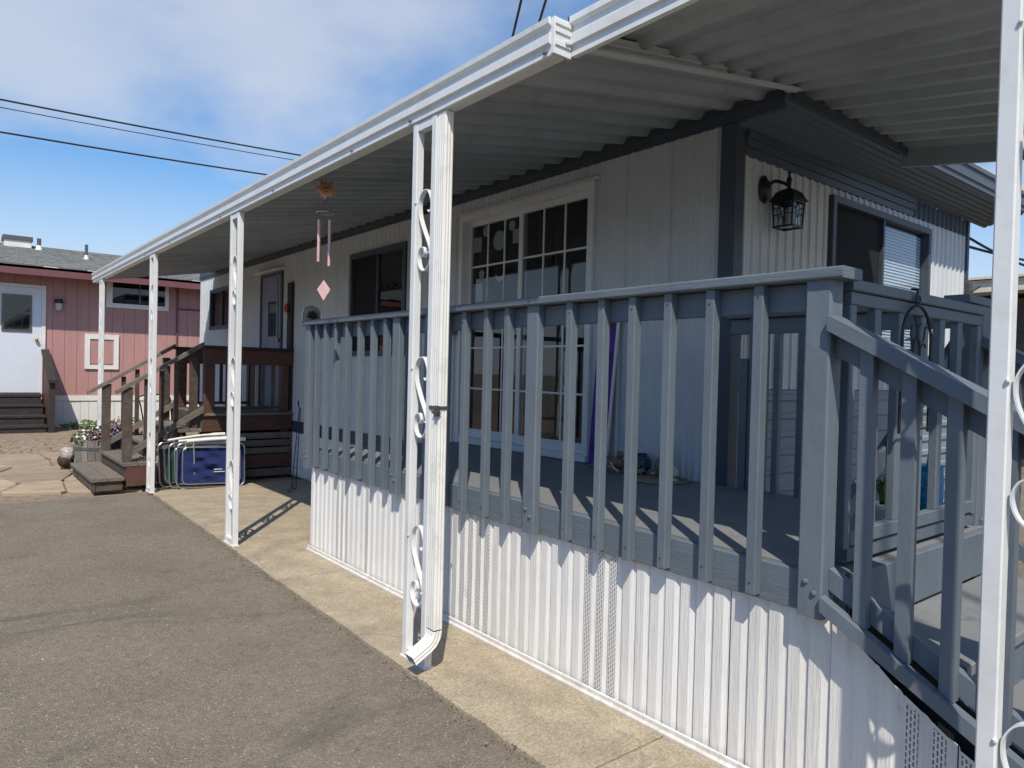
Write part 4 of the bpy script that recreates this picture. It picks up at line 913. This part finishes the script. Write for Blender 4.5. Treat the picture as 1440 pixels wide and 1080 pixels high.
# barrel planter
bl = thing('barrel_planter', 'half wine barrel planter full of purple and white flowers', 'planter', (1.85, 11.72, 0))
bx_, by_, ns_ = 1.85, 11.72, 22
stv = None
for k in range(ns_):
    a0_, a1_ = 2*math.pi*(k+.03)/ns_, 2*math.pi*(k+.97)/ns_; rings = []
    dz = rnd(-.006, .006)
    for z, r in ((0, .315), (.14, .345), (.30, .36), (.43+dz, .355)):
        rings.append([(bx_+r*math.cos(a0_), by_+r*math.sin(a0_), z), (bx_+r*math.cos(a1_), by_+r*math.sin(a1_), z), (bx_+(r-.025)*math.cos(a1_), by_+(r-.025)*math.sin(a1_), z), (bx_+(r-.025)*math.cos(a0_), by_+(r-.025)*math.sin(a0_), z)])
    MB().loft(rings).build('stave', 'barrel_wood', bl)
for z0 in (.07, .29):
    r = .332 if z0 < .1 else .362; MB().lathe([(r-.004, z0), (r+.003, z0), (r+.008, z0+.04), (r+.0, z0+.04)], (bx_, by_, 0), 32).build('hoop', 'hoop', bl)
MB().lathe([(0,.37),(.33,.37),(.33,.38),(0,.385)], (bx_, by_, 0), 20).build('soil', 'soil', bl)
def leaves(name, mt, par, n, gen, size):
    mb = MB(); 
    for k in range(n):
        p = Vector(gen()); d = Vector((rnd(-1,1), rnd(-1,1), rnd(-.2,1))).normalized(); u = d.orthogonal().normalized(); s = size*rnd(.6, 1.3)
        mid = p+d*s*.5; mb.quad(p, mid+u*s*.3+Vector((0,0,.1*s)), p+d*s, mid-u*s*.3+Vector((0,0,.1*s)))
    o = mb.build(name, mt, par); o['kind'] = 'stuff'; return o
rg = random.Random(5)
def dome(x, y, z, r, h):
    def g():
        while True:
            a, b = rg.uniform(-1,1), rg.uniform(-1,1)
            if a*a+b*b < 1: break
        return (x+a*r, y+b*r, z+h*rg.uniform(.0, 1)*(1-.6*(a*a+b*b)))
    return g
leaves('green_leaves', 'leaf_green', bl, 380, dome(bx_-.05, by_, .36, .34, .24), .06); leaves('purple_leaves', 'leaf_purple', bl, 600, dome(bx_+.14, by_-.05, .36, .36, .28), .06)
leaves('white_petals', 'petal_white', bl, 110, dome(bx_-.02, by_-.14, .44, .32, .17), .045); leaves('pink_petals', 'petal_pink', bl, 190, dome(bx_+.05, by_-.12, .42, .34, .19), .04)
bg_ = thing('soil_bag', 'crumpled clear plastic bag of soil leaning against the barrel planter', 'bag', (1.42, 11.95, 0))
blob(MB(), (1.42, 11.95, .10), .105, 1, 1.1, .95, 14, 10, .07).build('filled_base', 'soil', bg_); blob(MB(), (1.44, 11.93, .20), .10, 1, 1, 1.05, 14, 10, .13).build('plastic_top', 'plastic_clear', bg_)
wd = thing('ground_weeds', 'low green weeds along the white base of the pink house', 'plant', (2.3, 17.4, .1))
leaves('foliage', 'leaf_green', wd, 260, dome(2.4, 17.5, .1, .42, .17), .07); leaves('foliage', 'leaf_green', wd, 160, dome(3.2, 17.4, .1, .4, .25), .07)
# push mower behind the brown stairs
mw = thing('push_mower', 'red and black push mower parked behind the brown stairs', 'mower', (3.0, 13.6, 0))
mx_, my_ = 3.0, 13.2
MB().loft([[(mx_+sx*.26*q, my_+sy*.34*q, z) for sx, sy in ((-1,-.8),(-.7,-1),(.7,-1),(1,-.8),(1,.8),(.7,1),(-.7,1),(-1,.8))] for q, z in ((1,.12),(1.02,.20),(.8,.27),(.5,.29))]).build('deck_shell', 'red_plastic', mw)
MB().lathe([(0,.28),(.15,.28),(.16,.36),(.13,.43),(.05,.45),(0,.45)], (mx_, my_, 0), 16).build('engine', 'black_metal', mw)
blob(MB(), (mx_+.10, my_-.05, .48), .07, 1.2, 1, .8).build('fuel_tank', 'red_plastic', mw)
for sx in (-1, 1):
    for sy in (-1, 1):
        o = MB(); o.tube([(mx_+sx*.27, my_+sy*.27, .1), (mx_+sx*.32, my_+sy*.27, .1)], .10, 14); o.build('wheel', 'black_metal', mw)
MB().tube(catmull([(mx_-.22, my_+.2, .2), (mx_-.24, my_+.6, .75), (mx_-.22, my_+.75, .95), (mx_+.22, my_+.75, .95), (mx_+.24, my_+.6, .75), (mx_+.22, my_+.2, .2)], 5), .012, 7).build('handle', 'black_metal', mw)
# things beyond the gate: leafy plant in a pot and printed blue bag, on a low bench
bench = thing('garden_bench', 'low pale wooden plant bench standing behind the grey gate', 'bench', (5.7, 2.2, 0))
for k in range(3): B('top_board', 'grey_wood', bench, 5.0, 6.6, 2.05+.14*k, 2.18+.14*k, .50, .53)
for x in (5.05, 6.48):
    for y in (2.06, 2.40): B('leg', 'grey_wood', bench, x, x+.06, y, y+.06, -.011, .499)
bb = thing('blue_bag', 'bright blue printed plastic bag standing on the bench behind the gate', 'bag', (6.1, 2.3, .53))
MB().loft([[(6.1+a*w, 2.28+b*.07, z) for a, b in ((-1,-1),(0,-1.3),(1,-1),(1,1),(0,1.2),(-1,1))] for w, z in ((.11,.531),(.125,.62),(.12,.76),(.105,.84),(.11,.88))]).build('body', 'blue_print', bb)
MB().tube(catmull([(6.02, 2.26, .87), (6.05, 2.26, .96), (6.15, 2.26, .96), (6.18, 2.26, .87)], 5), .008, 6).build('handle', 'blue_print', bb)
pp = thing('potted_plant', 'strappy green leafed plant in a white pot behind the gate', 'plant', (5.3, 2.3, .53))
MB().lathe([(0,.531),(.07,.531),(.09,.64),(.098,.65),(.09,.66),(.075,.645),(0,.64)], (5.28, 2.27, 0), 16).build('pot', 'white_plastic', pp)
for k in range(14):
    a = rnd(0, 6.28); l = rnd(.12, .26); rings = []
    for t in range(6):
        q = t/5; w = .018*(1-q)+.002; r = l*q; z = .64+.20*math.sin(q*2.4)*rnd(.9, 1.05); rings.append([(5.28+r*math.cos(a)-w*math.sin(a), 2.27+r*math.sin(a)*.5+w*math.cos(a), z), (5.28+r*math.cos(a)+w*math.sin(a), 2.27+r*math.sin(a)*.5-w*math.cos(a), z)])
    MB().loft(rings, closed=False).build('leaf', 'leaf_green', pp)

# ================================================================ PINK HOUSE
pk = thing('pink_house', 'pink house with a white door and grey shingle roof behind the brown porch', 'house')
pw_ = part_empty('front_wall', pk); x = -4.0; GZ = .08
ow = (2.94, 4.06, 2.80, 3.34)
while x < 9:
    WB('siding_board', 'pink_paint', pw_, fP, x+.003, x+.222, .80, 3.40, -.04, .012); x += .2255
WB('groove_backing', 'maroon_trim', pw_, fP, -4, 9, .80, 3.40, -.06, .004)
x = -4.0
while x < 9:
    WB('skirting_panel', 'pink_white', pw_, fP, x+.004, x+.16, GZ, .68, -.04, .008+.004*(int(x*10) % 2)); x += .164
WB('water_table', 'pink_white', pw_, fP, -4, 9, .682, .798, -.04, .03); WB('skirt_backing', 'pink_white', pw_, fP, -4, 9, GZ, .68, -.06, -.005)
WB('body', 'dark_interior', pk, fP, -4, 9, 0, 3.4, -8, -.08)
pf = part_empty('door', pk)
mb = MB()
for a in ((.62,.70,.80,3.06),(1.66,1.735,.80,3.06),(.62,1.735,3.062,3.12)): wb(mb, fP, *a, .013, .05)
mb.build('door_frame', 'pink_white', pf); WB('door_leaf', 'door_white', pf, fP, .702, 1.658, .86, 3.058, .013, .035)
mb = MB()
for a in ((.97,1.49,2.86,2.90),(.97,1.49,2.13,2.17),(.97,1.01,2.17,2.86),(1.45,1.49,2.17,2.86),(1.01,1.45,2.50,2.53)): wb(mb, fP, *a, .036, .055)
mb.build('window_frame', 'dark_steel', pf); WB('pane', 'glass', pf, fP, 1.01, 1.45, 2.17, 2.86, .042, .046); WB('pane_backing', 'dark_interior', pf, fP, 1.01, 1.45, 2.17, 2.86, .0362, .038)
blob(MB(), (1.575, YP-.08, 1.97), .038).build('door_knob', 'brass', pf)
hw = part_empty('high_window', pk); mb = MB()
for a in ((2.86,4.14,2.76,2.86),(2.86,2.98,2.86,3.36),(4.06,4.14,2.86,3.36)): wb(mb, fP, *a, .013, .05)
mb.build('frame', 'pink_white', hw); WB('pane', 'glass', hw, fP, 2.98, 4.06, 2.86, 3.38, .030, .034); WB('pane_backing', 'dark_interior', hw, fP, 2.98, 4.06, 2.86, 3.38, .013, .018); WB('mullion', 'dark_steel', hw, fP, 3.52, 3.55, 2.86, 3.38, .035, .042)
hp = part_empty('access_hatch', pk); mb = MB()
for a in ((2.46,3.12,2.04,2.15),(2.46,3.12,1.38,1.47),(2.46,2.56,1.47,2.04),(3.02,3.12,1.47,2.04)): wb(mb, fP, *a, .013, .05)
mb.build('frame', 'pink_white', hp); WB('panel', 'pink_paint', hp, fP, 2.562, 3.018, 1.50, 2.038, .013, .03)
wl = part_empty('wall_light', pk); MB().lathe([(0,.0),(.07,.0),(.085,-.06),(.08,-.09),(0,-.09)], (1.96, YP-.10, 2.86), 14).build('cap', 'black_metal', wl); MB().lathe([(0,-.09),(.06,-.09),(.065,-.16),(.045,-.24),(0,-.25)], (1.96, YP-.10, 2.86), 14).build('globe', 'lamp_glass', wl)
MB().tube([fP(4.33, .8, .03), fP(4.33, 3.35, .03)], .022, 8).build('conduit', 'maroon_trim', pk)
MB().tube([fP(4.36, 2.83, .03), fP(5.6, 2.83, .03)], .018, 8).build('conduit', 'maroon_trim', pk)
YFx = 17.36
B('fascia', 'maroon_trim', pk, -4.4, 9.4, YFx, YFx+.03, 3.27, 3.45); B('soffit', 'maroon_trim', pk, -4.4, 9.4, YFx+.031, YP+.1, 3.40, 3.425)
B('drip_edge', 'pink_white', pk, -4.4, 9.4, YFx-.012, YFx+.03, 3.452, 3.466)
rfp = part_empty('roof', pk); nc = 16
zr_ = lambda y: 3.47+(y-YFx)*.248
rr = random.Random(4)
for k in range(nc):
    y0 = YFx-.02+3.3*k/nc; y1 = YFx-.02+3.3*(k+1)/nc+.06
    mb = MB(); x = -4.4-rr.uniform(0, .3)
    while x < 9.4:
        w = rr.uniform(.22, .34); e = rr.uniform(-.015, .015); h = rr.uniform(.012, .024)
        mb.hexa([(x,y0+e,zr_(y0+e)),(x+w-.008,y0+e,zr_(y0+e)),(x+w-.008,y1,zr_(y1)-.012),(x,y1,zr_(y1)-.012),(x,y0+e,zr_(y0+e)+h),(x+w-.008,y0+e,zr_(y0+e)+h),(x+w-.008,y1,zr_(y1)+.004),(x,y1,zr_(y1)+.004)]); x += w
    o = mb.build('shingle_course', 'shingle', rfp); o['kind'] = 'stuff'
yr = YFx+3.3
mb = MB(); mb.hexa([(-4.4,YFx,3.40),(9.4,YFx,3.40),(9.4,yr,zr_(yr)-.08),(-4.4,yr,zr_(yr)-.08),(-4.4,YFx,3.455),(9.4,YFx,3.455),(9.4,yr,zr_(yr)-.015),(-4.4,yr,zr_(yr)-.015)]); mb.build('deck', 'shingle', rfp)
mb = MB(); mb.hexa([(-4.4,yr,zr_(yr)-.08),(9.4,yr,zr_(yr)-.08),(9.4,yr+5,3.3),(-4.4,yr+5,3.3),(-4.4,yr,zr_(yr)+.01),(9.4,yr,zr_(yr)+.01),(9.4,yr+5,3.4),(-4.4,yr+5,3.4)]); mb.build('rear_slope', 'shingle', rfp)
def vent_(x, y, z0, h, r):
    o = MB().lathe([(r*2.2,0),(r*1.6,.06),(r*1.1,.12),(r,.13),(r,h),(0,h)], (x, y, z0), 12); o.build('flashing', 'pink_white', rfp); MB().lathe([(r+.002,.13),(r+.004,h+.01),(0,h+.01)], (x, y, z0), 12).build('vent_pipe', 'dark_steel', rfp)
vent_(2.62, 19.1, zr_(19.1)-.02, .36, .03); vent_(1.78, 20.0, zr_(20.0)-.02, .28, .04)
mb = MB(); mb.box(1.12, 1.64, 20.1, 20.6, 4.05, 4.32); mb.build('roof_hatch', 'pink_white', rfp); mb = MB(); mb.box(1.09, 1.67, 20.07, 20.63, 4.322, 4.42); mb.build('hatch_cap', 'dark_steel', rfp)
# dark wooden steps at the pink house door
ps = thing('dark_steps', 'dark wooden steps with one handrail at the white door', 'steps', (1.3, 16.9, .1))
for k, z in enumerate((.84, .64, .44, .26)):
    y1 = 17.9-.30*k; B('tread', 'dark_wood', ps, .3, 1.66, y1-.33, y1, z-.05, z, c=.004); B('riser', 'dark_wood', ps, .32, 1.64, y1-.31, y1-.29, z-.2, z-.052)
B('post', 'dark_wood', ps, 1.68, 1.78, 16.62, 16.74, .1, 1.15, c=.005); B('post', 'red_wood', ps, 1.68, 1.78, 17.78, 17.9, .1, 1.70, c=.005)
mb = MB(); mb.hexa([(1.66,16.55,1.10),(1.80,16.55,1.10),(1.80,17.93,1.72),(1.66,17.93,1.72),(1.66,16.55,1.16),(1.80,16.55,1.16),(1.80,17.93,1.78),(1.66,17.93,1.78)]); mb.build('handrail', 'dark_wood', ps)
mb = MB(); mb.hexa([(1.69,16.75,.15),(1.73,16.75,.15),(1.73,17.77,.15),(1.69,17.77,.15),(1.69,16.75,.95),(1.73,16.75,.95),(1.73,17.77,1.5),(1.69,17.77,1.5)]); mb.build('side_panel', 'red_wood', ps)

# ================================================================ BEYOND: neighbour roof, power lines
nb = thing('cream_house', 'neighbouring house with a cream ribbed metal roof edge beyond the end wall', 'house')
B('wall', 'brown_wood', nb, 16.6, 24, -6, 12, -.07, 3.25); 
for k in range(4): B('fascia_strip', 'cream_metal', nb, 16.0+.02*k, 24.6, -6.5, 12.5, 3.345+.062*k, 3.345+.062*k+.058)
mb = MB(); mb.hexa([(15.95,-6.6,3.595),(20.3,-6.6,3.9),(20.3,12.6,3.9),(15.95,12.6,3.595),(15.95,-6.6,3.64),(20.3,-6.6,3.95),(20.3,12.6,3.95),(15.95,12.6,3.64)]); mb.hexa([(20.3,-6.6,3.9),(24.6,-6.6,3.6),(24.6,12.6,3.6),(20.3,12.6,3.9),(20.3,-6.6,3.95),(24.6,-6.6,3.65),(24.6,12.6,3.65),(20.3,12.6,3.95)]); mb.build('roof', 'cream_metal', nb)
ac = thing('white_house', 'white mobile home standing across the driveway', 'house')
B('wall', 'siding_white', ac, -14, -8.5, -6, 15, 0, 3.2); B('roof', 'pan_white', ac, -14.3, -8.1, -6.3, 15.3, 3.2, 3.35); B('skirting', 'siding_grey', ac, -8.49, -8.46, -6, 15, 0, .7)
for y in (-3, 1, 5, 9.5, 12.5):
    B('window', 'dark_interior', ac, -8.499, -8.47, y, y+1.3, 1.5, 2.7); B('window_frame', 'white_metal', ac, -8.499, -8.44, y-.06, y, 1.45, 2.75)
def pole(x, y, h, label):
    t = thing('utility_pole', label, 'pole', (x, y, 0)); MB().tube([(x, y, -.08), (x, y, h)], [.15, .10], 10).build('shaft', 'pole_wood', t); B('crossarm', 'pole_wood', t, x-1.0, x+1.0, y-.06, y+.06, h-.5, h-.38)
    for s in (-.9, -.3, .3, .9): MB().lathe([(0,0),(.03,0),(.045,.06),(.02,.12),(0,.13)], (x+s, y, h-.38), 8).build('insulator', 'white_plastic', t)
    return t
pole(17.6, 25, 9.7, 'wooden utility pole behind the mobile home'); pole(-26, 25, 9.7, 'wooden utility pole at the far end of the overhead lines'); pole(-5.7, -11.4, 9.0, 'wooden utility pole down the driveway')
def cable(a, b, sag, r, label, grp='overhead power lines'):
    a = Vector(a); b = Vector(b); p = [a.lerp(b, t/24)-Vector((0, 0, sag*4*(t/24)*(1-t/24))) for t in range(25)]
    o = MB().tube(p, r, 6).build('power_cable', 'cable_black'); return tag(o, label, 'cable', grp)
cable((-26, 25, 9.55), (17.6, 25, 9.62), .72, .026, 'highest black overhead cable crossing the sky above the pink house')
cable((-26, 25, 9.15), (17.6, 25, 9.4), .65, .013, 'thin black overhead line between two thicker cables')
cable((-26, 25, 8.30), (17.6, 25, 8.75), .62, .026, 'lowest black overhead cable above the pink house roof')
cable((-5.7, -11.4, 8.15), (17.6, 25, 8.15), .2, .024, 'slack black cable passing overhead behind the gutter corner')
cable((-5.2, -11.4, 8.25), (18.2, 25, 8.4), .2, .024, 'steeper black cable passing overhead behind the gutter corner')
cable((XR+.03, 2.7, 3.02), (16.2, 2.9, 3.75), .35, .014, 'service wire sagging from the end wall to the cream house', 'service wires')
cable((XR+.03, 2.7, 2.9), (16.2, 3.2, 3.70), .10, .014, 'straight service wire from the end wall to the cream house', 'service wires')
mh = thing('meter_hook', 'small grey wire bracket on the far corner of the end wall', 'bracket', (XR, 2.6, 2.5))
B('plate', 'dark_steel', mh, XR-.02, XR+.06, 2.57, 2.597, 2.38, 2.50); MB().tube([(XR+.02, 2.58, 2.42), (XR+.16, 2.58, 2.47), (XR+.24, 2.58, 2.49)], .02, 6).build('arm', 'dark_steel', mh)
